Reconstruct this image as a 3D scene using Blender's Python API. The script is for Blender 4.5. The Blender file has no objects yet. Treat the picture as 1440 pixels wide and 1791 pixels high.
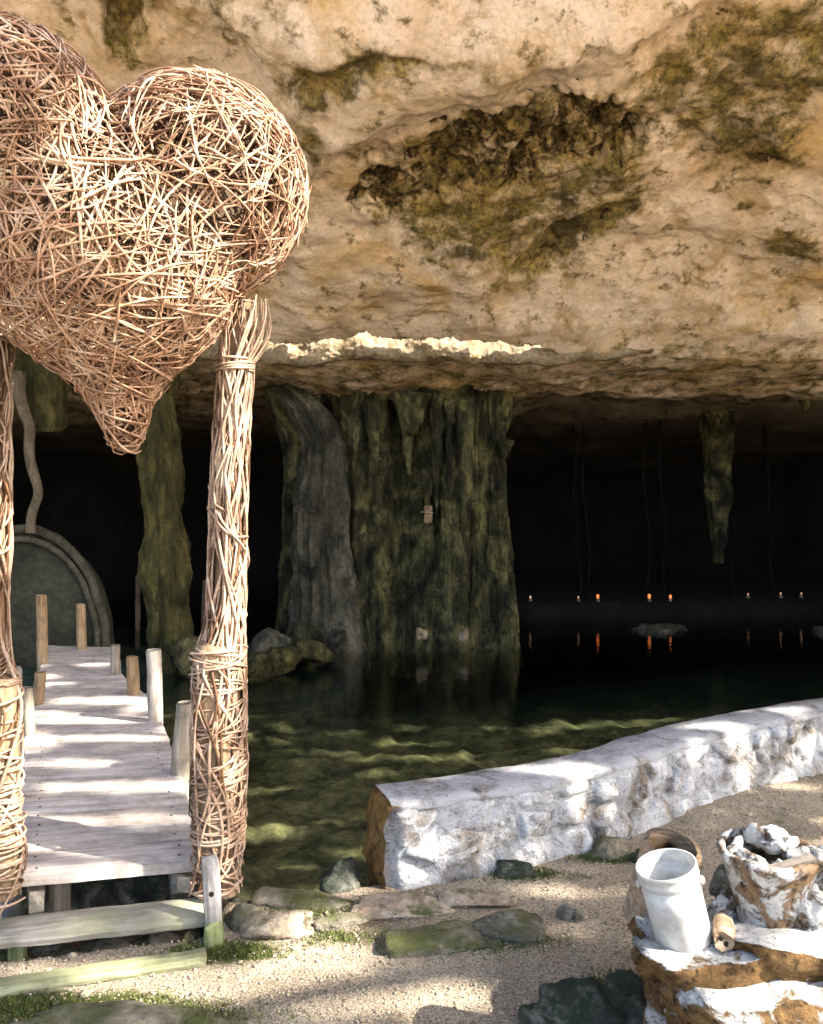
import bpy, math, random
import numpy as np
from mathutils import Vector, Matrix

random.seed(7); RNG = np.random.default_rng(7)
SC = bpy.context.scene
COL = SC.collection

# ------------------------------------------------------------------ camera
EYE = 1.6; FPX = 1400.0; HOR = 888.0            # eye height (m), focal length and horizon row of the 1440x1791 frame
cam = bpy.data.cameras.new('camera'); camo = bpy.data.objects.new('camera', cam); COL.objects.link(camo)
camo.location = (0, 0, EYE); camo.rotation_euler = (math.radians(90), 0, 0)
cam.sensor_fit = 'HORIZONTAL'; cam.sensor_width = 36.0; cam.lens = 36.0 * FPX / 1440.0
cam.shift_y = (HOR - 895.5) / 1440.0
cam.clip_start = 0.05; cam.clip_end = 3000
SC.camera = camo
SC.render.resolution_x = 823; SC.render.resolution_y = 1024

# ------------------------------------------------------------------ sky, sun, exposure
SUN = Vector((1.10, -0.39, 1.0)).normalized()   # direction towards the sun
world = bpy.data.worlds.new('World'); SC.world = world; world.use_nodes = True
wn = world.node_tree.nodes; wl = world.node_tree.links
bg = wn['Background']; sky = wn.new('ShaderNodeTexSky'); sky.sky_type = 'NISHITA'; sky.sun_disc = False
sky.sun_elevation = math.asin(SUN.z); sky.sun_rotation = math.atan2(SUN.x, SUN.y)
sky.dust_density = 3.0; sky.air_density = 1.0; sky.ozone_density = 0.6
wl.new(sky.outputs[0], bg.inputs[0]); bg.inputs[1].default_value = 0.12
sl = bpy.data.lights.new('sun', 'SUN'); sl.energy = 5.0; sl.angle = math.radians(0.5); sl.color = (1.0, 0.93, 0.82)
so = bpy.data.objects.new('sun', sl); COL.objects.link(so)
so.rotation_euler = (-SUN).to_track_quat('-Z', 'Y').to_euler(); so.location = (6, -2, 14)
SC.view_settings.view_transform = 'Standard'; SC.view_settings.look = 'None'
SC.view_settings.exposure = 2.4; SC.view_settings.gamma = 1.0; SC.view_settings.use_curve_mapping = False
SC.cycles.use_denoising = True; SC.cycles.max_bounces = 7; SC.cycles.diffuse_bounces = 4
SC.cycles.use_adaptive_sampling = True; SC.cycles.adaptive_threshold = 0.03
SC.cycles.transparent_max_bounces = 16; SC.cycles.caustics_reflective = False; SC.cycles.caustics_refractive = False
SC.cycles.sample_clamp_indirect = 6.0

# ------------------------------------------------------------------ helpers
def W(px, py, d):                                # photograph pixel at a given distance -> point
    return np.array(((px - 720) / FPX * d, d, EYE - (py - HOR) / FPX * d))
def G(px, py, z=0.0):                            # photograph pixel on the level z -> point
    d = (EYE - z) * FPX / (py - HOR)
    return W(px, py, d)

_perm = np.random.default_rng(11).permutation(256); _perm = np.concatenate([_perm, _perm, _perm])
_gr = np.random.default_rng(12).normal(size=(256, 3)); _gr /= np.linalg.norm(_gr, axis=1)[:, None]
def perlin(p):
    p = np.asarray(p, float); i = np.floor(p).astype(int); f = p - i; i &= 255
    u = f * f * f * (f * (f * 6 - 15) + 10); out = 0
    for dx in (0, 1):
        for dy in (0, 1):
            for dz in (0, 1):
                h = _perm[_perm[_perm[(i[..., 0] + dx) & 255] + ((i[..., 1] + dy) & 255)] + ((i[..., 2] + dz) & 255)]
                g = _gr[h]
                dot = g[..., 0] * (f[..., 0] - dx) + g[..., 1] * (f[..., 1] - dy) + g[..., 2] * (f[..., 2] - dz)
                w = (u[..., 0] if dx else 1 - u[..., 0]) * (u[..., 1] if dy else 1 - u[..., 1]) * (u[..., 2] if dz else 1 - u[..., 2])
                out = out + dot * w
    return out
def fbm(p, o=4, g=0.5):
    p = np.asarray(p, float); a = 1; s = 0
    for k in range(o):
        s = s + a * perlin(p + 17.3 * k); p = p * 2.03; a *= g
    return s
def ridged(p, o=3):
    p = np.asarray(p, float); a = 1; s = 0
    for k in range(o):
        s = s + a * (1 - np.abs(perlin(p + 9.1 * k)) * 2); p = p * 2.1; a *= 0.5
    return s
def sstep(a, b, x):
    t = np.clip((x - a) / (b - a), 0, 1); return t * t * (3 - 2 * t)
def polydist(x, y, poly):                        # signed distance, positive inside
    poly = np.asarray(poly, float); d = np.full(x.shape, 1e9); ins = np.zeros(x.shape, bool)
    for k in range(len(poly)):
        a = poly[k]; b = poly[(k + 1) % len(poly)]; e = b - a
        t = np.clip(((x - a[0]) * e[0] + (y - a[1]) * e[1]) / (e @ e), 0, 1)
        d = np.minimum(d, np.hypot(x - a[0] - t * e[0], y - a[1] - t * e[1]))
        c = ((a[1] > y) != (b[1] > y)) & (x < (b[0] - a[0]) * (y - a[1]) / (b[1] - a[1] + 1e-12) + a[0])
        ins ^= c
    return np.where(ins, d, -d)

def mesh(name, V, F, mat=None, smooth=True, attrs=None):
    V = np.asarray(V, np.float32); me = bpy.data.meshes.new(name)
    if isinstance(F, np.ndarray):
        n, k = F.shape; me.vertices.add(len(V)); me.vertices.foreach_set('co', V.ravel())
        me.loops.add(n * k); me.loops.foreach_set('vertex_index', F.astype(np.int32).ravel())
        me.polygons.add(n); me.polygons.foreach_set('loop_start', np.arange(0, n * k, k, dtype=np.int32))
        me.polygons.foreach_set('loop_total', np.full(n, k, np.int32))
    else:
        me.from_pydata(V.tolist(), [], F)
    me.update(calc_edges=True); me.validate()
    me.polygons.foreach_set('use_smooth', np.full(len(me.polygons), smooth))
    for k, v in (attrs or {}).items():
        a = me.attributes.new(k, 'FLOAT', 'POINT'); a.data.foreach_set('value', np.asarray(v, np.float32).ravel())
    if mat: me.materials.append(mat)
    return me
def link(name, me, parent=None, loc=None, rot=None, **props):
    o = bpy.data.objects.new(name, me); COL.objects.link(o)
    if parent: o.parent = parent
    if loc is not None: o.location = loc
    if rot is not None: o.rotation_euler = rot
    for k, v in props.items(): o[k] = v
    return o
def thing(name, label, cat, loc=(0, 0, 0), rz=0.0, group=None):
    o = bpy.data.objects.new(name, None); COL.objects.link(o); o.location = loc; o.rotation_euler = (0, 0, rz)
    o.empty_display_size = 0.1; o['label'] = label; o['category'] = cat
    if group: o['group'] = group
    return o
def gridfaces(nu, nv, wrap=False):
    a = np.arange(nu * nv).reshape(nu, nv); i = a[:-1, :]; j = a[1:, :]
    if wrap:
        q = np.stack([i, j, np.roll(j, -1, 1), np.roll(i, -1, 1)], -1).reshape(-1, 4)
    else:
        q = np.stack([i[:, :-1], j[:, :-1], j[:, 1:], i[:, 1:]], -1).reshape(-1, 4)
    return q
_ico = {}
def ico(sub):
    if sub not in _ico:
        import bmesh
        bm = bmesh.new(); bmesh.ops.create_icosphere(bm, subdivisions=sub, radius=1)
        _ico[sub] = (np.array([v.co[:] for v in bm.verts]), np.array([[v.index for v in f.verts] for f in bm.faces])); bm.free()
    return _ico[sub]
def rockmesh(name, size, seed, mat, sub=4, amp=0.30, freq=1.4, box=0.45, fine=0.10):
    v, f = ico(sub); v = v.copy()
    m = np.max(np.abs(v), axis=1, keepdims=True); v = v * (1 - box) + v / m * box * 0.85      # squarer than a ball
    n = v / np.linalg.norm(v, axis=1, keepdims=True); o = seed * 13.7
    pl = np.random.default_rng(seed).normal(size=(9, 3)); pl /= np.linalg.norm(pl, axis=1)[:, None]   # flat broken facets
    for q, c in zip(pl, np.random.default_rng(seed + 1).uniform(0.50, 0.85, 9)):
        h = v @ q; v = v - np.outer(np.maximum(h - c, 0), q) * 0.85
    v = v + n * (amp * fbm(v * freq + o, 4))[:, None] + n * (fine * ridged(v * 3.2 + o, 4) - fine * 1.2 + .035 * fbm(v * 9 + o, 3))[:, None]
    return mesh(name, v * np.asarray(size), f, mat)
def tubes(P, R, sides=5, up=None):
    """P (N,K,3) polylines, R (N,K) radii -> verts, faces (quads)"""
    P = np.asarray(P, float); N, K, _ = P.shape
    T = np.gradient(P, axis=1); T /= np.linalg.norm(T, axis=2, keepdims=True) + 1e-9
    if up is None: up = np.array((0.31, 0.87, 0.39))
    U = np.broadcast_to(up, P.shape); B = np.cross(T, U); B /= np.linalg.norm(B, axis=2, keepdims=True) + 1e-9
    C = np.cross(B, T); a = np.arange(sides) / sides * 2 * np.pi
    V = P[:, :, None, :] + R[:, :, None, None] * (np.cos(a)[None, None, :, None] * B[:, :, None, :] + np.sin(a)[None, None, :, None] * C[:, :, None, :])
    q = gridfaces(K, sides, True); F = (q[None] + (np.arange(N) * K * sides)[:, None, None]).reshape(-1, 4)
    return V.reshape(-1, 3), F
def boxmesh(name, sx, sy, sz, mat, seed=0, seg=(14, 3, 2), wob=0.006, bevel=0.12):
    """a board or beam with worn uneven edges, base centre at origin"""
    v, f = [], []; nx, ny, nz = seg
    import bmesh
    bm = bmesh.new(); bmesh.ops.create_cube(bm, size=1)
    for ax, n in ((0, nx), (1, ny), (2, nz)):
        ed = [e for e in bm.edges if abs((e.verts[0].co - e.verts[1].co)[ax]) > 0.5]
        if n > 1: bmesh.ops.subdivide_edges(bm, edges=ed, cuts=n - 1, use_grid_fill=True)
    V = np.array([q.co[:] for q in bm.verts]); bm.verts.index_update(); F = [[q.index for q in fc.verts] for fc in bm.faces]; bm.free()
    ext = (np.abs(V) > 0.499).sum(1)                                       # pull the arrises in
    S = np.array((sx, sy, sz)); th = min(sx, sy, sz); Q = V * S
    Q -= np.sign(V) * (np.abs(V) > 0.499) * (ext >= 2)[:, None] * th * bevel
    Q += wob * np.stack([fbm(Q * 9 + seed * 7.1 + k * 31, 3) for k in range(3)], -1)
    Q[:, 2] += sz / 2
    return mesh(name, Q, F, mat, smooth=False)
def polemesh(name, path, radii, mat, sides=14, seed=0, wob=0.05, cap=True):
    path = np.asarray(path, float); radii = np.asarray(radii, float)
    T = np.gradient(path, axis=0); T /= np.linalg.norm(T, axis=1, keepdims=True)
    up = np.array((0.1, 1, 0.05)); B = np.cross(T, up); B /= np.linalg.norm(B, axis=1, keepdims=True); C = np.cross(B, T)
    a = np.arange(sides) / sides * 2 * np.pi
    dirs = np.cos(a)[None, :, None] * B[:, None] + np.sin(a)[None, :, None] * C[:, None]
    V = path[:, None] + dirs * radii[:, None, None]
    n = fbm(np.concatenate([dirs[..., :2] * 1.6, V[..., 2:3] * 2.2], -1) + seed * 5.3, 3)
    V = path[:, None] + dirs * (radii[:, None] * (1 + wob * 2.5 * n))[..., None]
    K = len(path); V = V.reshape(-1, 3); F = [list(map(int, q)) for q in gridfaces(K, sides, True)]
    if cap: F += [list(range(sides))[::-1], [(K - 1) * sides + k for k in range(sides)]]
    return mesh(name, V, F, mat)

# ------------------------------------------------------------------ materials
def newmat(name):
    m = bpy.data.materials.new(name); m.use_nodes = True; nt = m.node_tree
    return m, nt, nt.nodes['Principled BSDF'], nt.nodes['Material Output']
class N:
    def __init__(s, nt): s.nt = nt
    def node(s, t, **k):
        n = s.nt.nodes.new(t)
        for a, b in k.items(): setattr(n, a, b)
        return n
    def put(s, sock, v):
        if isinstance(v, bpy.types.NodeSocket): s.nt.links.new(v, sock)
        else: sock.default_value = v
    def noise(s, vec, scale, detail=4, rough=0.55, dist=0.0):
        n = s.node('ShaderNodeTexNoise'); s.put(n.inputs['Vector'], vec); n.inputs['Scale'].default_value = scale
        n.inputs['Detail'].default_value = detail; n.inputs['Roughness'].default_value = rough; n.inputs['Distortion'].default_value = dist
        return n.outputs['Fac']
    def voro(s, vec, scale, feature='F1', out='Distance'):
        n = s.node('ShaderNodeTexVoronoi', feature=feature); s.put(n.inputs['Vector'], vec); n.inputs['Scale'].default_value = scale
        return n.outputs[out]
    def ramp(s, fac, stops):
        n = s.node('ShaderNodeValToRGB'); s.put(n.inputs[0], fac); e = n.color_ramp.elements
        while len(e) < len(stops): e.new(0.5)
        for k, (p, c) in enumerate(stops):
            e[k].position = p; e[k].color = (c, c, c, 1) if isinstance(c, (int, float)) else (*c, 1)
        return n.outputs[0]
    def mix(s, fac, a, b, mode='MIX'):
        n = s.node('ShaderNodeMix', data_type='RGBA', blend_type=mode)
        s.put(n.inputs[0], fac)
        for k, v in ((6, a), (7, b)):
            if isinstance(v, tuple): v = (*v, 1) if len(v) == 3 else v
            s.put(n.inputs[k], v)
        return n.outputs[2]
    def math(s, op, a, b=0.0, clamp=False):
        n = s.node('ShaderNodeMath', operation=op, use_clamp=clamp); s.put(n.inputs[0], a); s.put(n.inputs[1], b)
        return n.outputs[0]
    def attr(s, name): return s.node('ShaderNodeAttribute', attribute_name=name).outputs['Fac']
    def pos(s): return s.node('ShaderNodeNewGeometry').outputs['Position']
    def obj(s): return s.node('ShaderNodeTexCoord').outputs['Object']
    def rnd(s): return s.node('ShaderNodeObjectInfo').outputs['Random']
    def nz(s):
        q = s.node('ShaderNodeSeparateXYZ'); s.nt.links.new(s.node('ShaderNodeNewGeometry').outputs['Normal'], q.inputs[0]); return q.outputs[2]
    def scaled(s, vec, sc):
        n = s.node('ShaderNodeMapping'); s.put(n.inputs[0], vec); n.inputs['Scale'].default_value = sc; return n.outputs[0]
    def bump(s, h, strength=0.5, dist=0.02, normal=None):
        n = s.node('ShaderNodeBump'); s.put(n.inputs['Height'], h); n.inputs['Strength'].default_value = strength; n.inputs['Distance'].default_value = dist
        if normal is not None: s.nt.links.new(normal, n.inputs['Normal'])
        return n.outputs[0]
def rock(name, stops, scale=3.0, bump=0.5, dist=0.03, moss=None, mossw=(0.5, 0.62), spots=None, rough=0.9, stretch=(1, 1, 1), coord='pos', crack=None):
    """stone: colour ramp over noise, optional moss colour on upward faces and dark spots"""
    m, nt, b, out = newmat(name); n = N(nt); p = n.pos() if coord == 'pos' else n.obj(); p = n.scaled(p, stretch)
    f = n.noise(p, scale, 8, 0.62, 0.6); c = n.ramp(f, stops)
    f2 = n.noise(p, scale * 7, 5, 0.6); c = n.mix(0.55, c, n.ramp(f2, [(0.34, 0.25), (0.62, 1.0)]), 'MULTIPLY')
    if crack:
        cr = n.ramp(n.voro(p, crack, 'DISTANCE_TO_EDGE'), [(0.0, 0.35), (0.035, 1.0)]); c = n.mix(0.7, c, cr, 'MULTIPLY')
    if spots:
        sp = n.ramp(n.noise(p, scale * 3.1, 6, 0.7, 0.3), [(0.56, 0.0), (0.64, 1.0)]); c = n.mix(sp, c, spots)
    if moss:
        up = n.math('MULTIPLY_ADD', n.nz(), 0.18); nt.nodes[up.node.name].inputs[2].default_value = 0.0
        w = n.ramp(n.math('ADD', n.noise(p, scale * 1.1, 7, 0.7), up), [(mossw[0], 0.0), (mossw[1], 1.0)])
        c = n.mix(w, c, n.mix(n.noise(p, 60, 3), moss, tuple(x * 0.35 for x in moss)))
    nt.links.new(c, b.inputs['Base Color']); b.inputs['Roughness'].default_value = rough; b.inputs['Specular IOR Level'].default_value = 0.25
    h = n.math('ADD', n.noise(p, scale * 4, 8, 0.68, 0.4), n.math('MULTIPLY', n.noise(p, scale * 22, 4, 0.7), 0.35))
    nt.links.new(n.bump(h, min(1.0, bump * 1.3), dist * 1.6), b.inputs['Normal'])
    return m

def ceilingmat():
    m, nt, b, out = newmat('limestone_ceiling'); n = N(nt); p = n.pos()
    c = n.ramp(n.noise(p, 0.75, 5, 0.55, 0.8), [(0.30, (0.54, 0.36, 0.17)), (0.43, (0.72, 0.54, 0.38)), (0.57, (0.80, 0.64, 0.50)), (0.72, (0.62, 0.41, 0.19))])
    f3 = n.noise(p, 2.6, 8, 0.72, 0.6)
    gold = n.ramp(f3, [(0.50, 0.0), (0.64, 0.75)]); c = n.mix(gold, c, (0.40, 0.255, 0.09))
    f2 = n.noise(p, 22, 5, 0.72)
    f1 = n.noise(p, 5.0, 8, 0.70, 0.15)
    sp = n.ramp(f1, [(0.56, 0.0), (0.66, 0.85)]); c = n.mix(sp, c, (0.19, 0.115, 0.045))
    fine = n.ramp(f2, [(0.34, 0.55), (0.56, 1.0)]); c = n.mix(0.5, c, fine, 'MULTIPLY')
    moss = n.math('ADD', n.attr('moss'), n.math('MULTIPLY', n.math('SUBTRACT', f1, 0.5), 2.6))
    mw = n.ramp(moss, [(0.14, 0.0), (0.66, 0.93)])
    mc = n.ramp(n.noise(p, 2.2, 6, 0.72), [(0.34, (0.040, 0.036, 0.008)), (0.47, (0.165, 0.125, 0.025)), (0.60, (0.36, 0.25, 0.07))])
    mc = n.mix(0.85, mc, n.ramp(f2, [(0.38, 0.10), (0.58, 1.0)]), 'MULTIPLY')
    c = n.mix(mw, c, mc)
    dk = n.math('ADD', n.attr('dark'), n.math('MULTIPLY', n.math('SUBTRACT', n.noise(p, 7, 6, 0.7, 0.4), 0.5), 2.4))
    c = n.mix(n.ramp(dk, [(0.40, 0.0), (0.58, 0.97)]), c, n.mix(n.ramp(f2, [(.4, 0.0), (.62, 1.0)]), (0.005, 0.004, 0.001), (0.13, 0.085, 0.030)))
    c = n.mix(n.attr('painted_shade'), c, (0.013, 0.013, 0.012))  # far ceiling blended to near black, standing in for lost light
    nt.links.new(c, b.inputs['Base Color']); b.inputs['Roughness'].default_value = 0.92; b.inputs['Specular IOR Level'].default_value = 0.2
    h = n.math('ADD', f1, n.math('MULTIPLY', f2, 0.35))
    nt.links.new(n.bump(h, 0.6, 0.07), b.inputs['Normal'])
    return m
def groundmat():
    m, nt, b, out = newmat('sandy_ground'); n = N(nt); p = n.pos()
    c = n.ramp(n.noise(p, 1.7, 8, 0.65, 0.4), [(0.32, (0.27, 0.21, 0.145)), (0.5, (0.47, 0.385, 0.28)), (0.66, (0.60, 0.505, 0.37))])
    gr = n.ramp(n.noise(p, 110, 4, 0.85), [(0.38, 0.12), (0.58, 1.15)]); c = n.mix(0.85, c, gr, 'MULTIPLY')
    sp = n.voro(p, 95, 'F1', 'Distance'); c = n.mix(n.ramp(sp, [(0.1, 0.75), (0.3, 0.0)]), c, (0.07, 0.055, 0.04))
    mw = n.math('ADD', n.attr('moss'), n.math('MULTIPLY', n.math('SUBTRACT', n.noise(p, 9, 7, 0.7), 0.5), 1.2))
    c = n.mix(n.ramp(mw, [(0.4, 0.0), (0.62, 1.0)]), c, n.mix(n.noise(p, 70, 3), (0.03, 0.038, 0.010), (0.12, 0.125, 0.04)))
    al = n.ramp(n.noise(p, 2.3, 8, 0.7, 0.6), [(0.34, (0.045, 0.043, 0.027)), (0.46, (0.17, 0.155, 0.080)), (0.60, (0.40, 0.365, 0.17))])
    al = n.mix(0.6, al, n.ramp(n.noise(p, 15, 6, 0.75), [(0.38, 0.15), (0.60, 1.0)]), 'MULTIPLY')
    c = n.mix(n.attr('wet'), c, al)
    c = n.mix(n.attr('painted_shade'), c, (0.012, 0.034, 0.030))  # shade painted into the far pool bed and the soil under the deck
    nt.links.new(c, b.inputs['Base Color']); b.inputs['Roughness'].default_value = 0.95; b.inputs['Specular IOR Level'].default_value = 0.15
    h = n.math('ADD', n.noise(p, 120, 4, 0.7), n.math('MULTIPLY', n.noise(p, 14, 6, 0.6), 1.5))
    nt.links.new(n.bump(h, 1.0, 0.018), b.inputs['Normal'])
    return m
def watermat():
    m, nt, b, out = newmat('pool_water'); n = N(nt); p = n.pos(); nt.nodes.remove(b)
    h = n.math('ADD', n.noise(n.scaled(p, (1, 2.4, 1)), 3.2, 3, 0.5, 0.3), n.math('MULTIPLY', n.noise(n.scaled(p, (1, 2.0, 1)), 13, 3, 0.55), 0.25))
    nb = n.bump(h, 0.075, 0.05)
    gl = n.node('ShaderNodeBsdfGlossy'); gl.inputs['Roughness'].default_value = 0.03; nt.links.new(nb, gl.inputs['Normal'])
    gl.inputs['Color'].default_value = (1, 1, 1, 1)
    tr = n.node('ShaderNodeBsdfTransparent'); tr.inputs['Color'].default_value = (0.95, 0.97, 0.95, 1)
    fr = n.node('ShaderNodeFresnel'); io = n.math('MULTIPLY_ADD', n.node('ShaderNodeNewGeometry').outputs['Backfacing'], 1 / 1.33 - 1.33); io.node.inputs[2].default_value = 1.33; nt.links.new(io, fr.inputs['IOR']); nt.links.new(nb, fr.inputs['Normal'])
    mx = n.node('ShaderNodeMixShader'); nt.links.new(fr.outputs[0], mx.inputs[0]); nt.links.new(tr.outputs[0], mx.inputs[1]); nt.links.new(gl.outputs[0], mx.inputs[2])
    nt.links.new(mx.outputs[0], out.inputs['Surface'])
    va = n.node('ShaderNodeVolumeAbsorption'); va.inputs['Color'].default_value = (0.53, 0.575, 0.535, 1); va.inputs['Density'].default_value = 2.7; nt.links.new(va.outputs[0], out.inputs['Volume']); return m
def wood(name, c1, c2, c3, axis=0, rough=0.85, grain=1.0, green=None):
    m, nt, b, out = newmat(name); n = N(nt); o = n.obj()
    off = n.node('ShaderNodeVectorMath', operation='ADD'); nt.links.new(o, off.inputs[0])
    rv = n.node('ShaderNodeCombineXYZ'); r = n.rnd(); 
    for k in range(3): nt.links.new(n.math('MULTIPLY', r, 37.0 + 11 * k), rv.inputs[k])
    nt.links.new(rv.outputs[0], off.inputs[1]); p = off.outputs[0]
    s = [26, 26, 26]; s[axis] = 1.6
    g = n.noise(n.scaled(p, tuple(s)), 1.4, 6, 0.65, 0.5); c = n.ramp(g, [(0.3, c1), (0.5, c2), (0.68, c3)])
    st = n.ramp(n.noise(p, 5.5, 7, 0.75), [(0.36, 0.42), (0.58, 1.0)]); c = n.mix(0.8, c, st, 'MULTIPLY')
    c = n.mix(n.math('MULTIPLY', r, 0.35), c, (0.10, 0.075, 0.055), 'MIX')
    if green:
        c = n.mix(n.ramp(n.noise(p, 4, 6, 0.7), [(0.42, 0.0), (0.62, 0.85)]), c, green)
    nt.links.new(c, b.inputs['Base Color']); b.inputs['Roughness'].default_value = rough; b.inputs['Specular IOR Level'].default_value = 0.25
    nt.links.new(n.bump(g, 0.5 * grain, 0.008), b.inputs['Normal']); return m
def twigmat(name, a, bb, c3):
    m, nt, b, out = newmat(name); n = N(nt); p = n.pos()
    c = n.ramp(n.noise(p, 9, 5, 0.7), [(0.32, a), (0.5, bb), (0.68, c3)])
    c = n.mix(0.6, c, n.ramp(n.noise(p, 90, 3, 0.7), [(0.35, 0.5), (0.65, 1.0)]), 'MULTIPLY')
    nt.links.new(c, b.inputs['Base Color']); b.inputs['Roughness'].default_value = 0.6; b.inputs['Specular IOR Level'].default_value = 0.35
    nt.links.new(n.bump(n.noise(p, 160, 3), 0.3, 0.003), b.inputs['Normal']); return m
def plain(name, col, rough=0.6, spec=0.4, emit=None, stren=0.0, var=0.2, scale=20):
    m, nt, b, out = newmat(name); n = N(nt)
    c = n.mix(var, (*col,), n.ramp(n.noise(n.obj(), scale, 5, 0.65), [(0.35, tuple(x * 0.3 for x in col)), (0.6, tuple(col))]))
    nt.links.new(c, b.inputs['Base Color']); b.inputs['Roughness'].default_value = rough; b.inputs['Specular IOR Level'].default_value = spec
    if emit: b.inputs['Emission Color'].default_value = (*emit, 1); b.inputs['Emission Strength'].default_value = stren
    return m
def crust(name, under, cover=(0.78, 0.77, 0.75), thr=(0.44, 0.50), scale=4.0, bump=0.6, upw=0.0, cracks=0.0):
    """stone or clay carrying a flaking coat of white lime"""
    m, nt, b, out = newmat(name); n = N(nt); p = n.pos()
    u = n.ramp(n.noise(p, scale * 2.2, 7, 0.7, 0.5), [(0.3, tuple(x * 0.28 for x in under)), (0.52, under), (0.7, tuple(min(1, x * 1.5) for x in under))])
    pit = n.ramp(n.noise(p, scale * 3.2, 6, 0.75), [(0.38, 0.06), (0.50, 1.0)]); u = n.mix(0.9, u, pit, 'MULTIPLY')
    cv = n.ramp(n.noise(p, scale * 1.7, 8, 0.7), [(0.3, tuple(x * 0.55 for x in cover)), (0.5, cover), (0.75, tuple(min(0.86, x * 1.08) for x in cover))])
    ck = n.ramp(n.noise(n.scaled(p, (1, 1, 1.8)), scale * 5.5, 7, 0.78, 1.4), [(0.385, 0.12), (0.45, 1.0)]); cv = n.mix(0.55 + cracks, cv, ck, 'MULTIPLY')
    f = n.noise(p, scale, 9, 0.7, 0.7)
    if upw:
        f = n.math('ADD', f, n.math('MULTIPLY', n.nz(), upw))
    w = n.ramp(f, [(thr[0], 0.0), (thr[1], 1.0)])
    nt.links.new(n.mix(w, u, cv), b.inputs['Base Color']); b.inputs['Roughness'].default_value = 0.9; b.inputs['Specular IOR Level'].default_value = 0.2
    h = n.math('ADD', n.math('MULTIPLY', w, 0.35), n.math('ADD', n.noise(p, scale * 5, 8, 0.7, 0.6), n.math('MULTIPLY', n.noise(p, scale * 30, 3, 0.7), 0.2)))
    nt.links.new(n.bump(h, bump, 0.025), b.inputs['Normal']); return m

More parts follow.
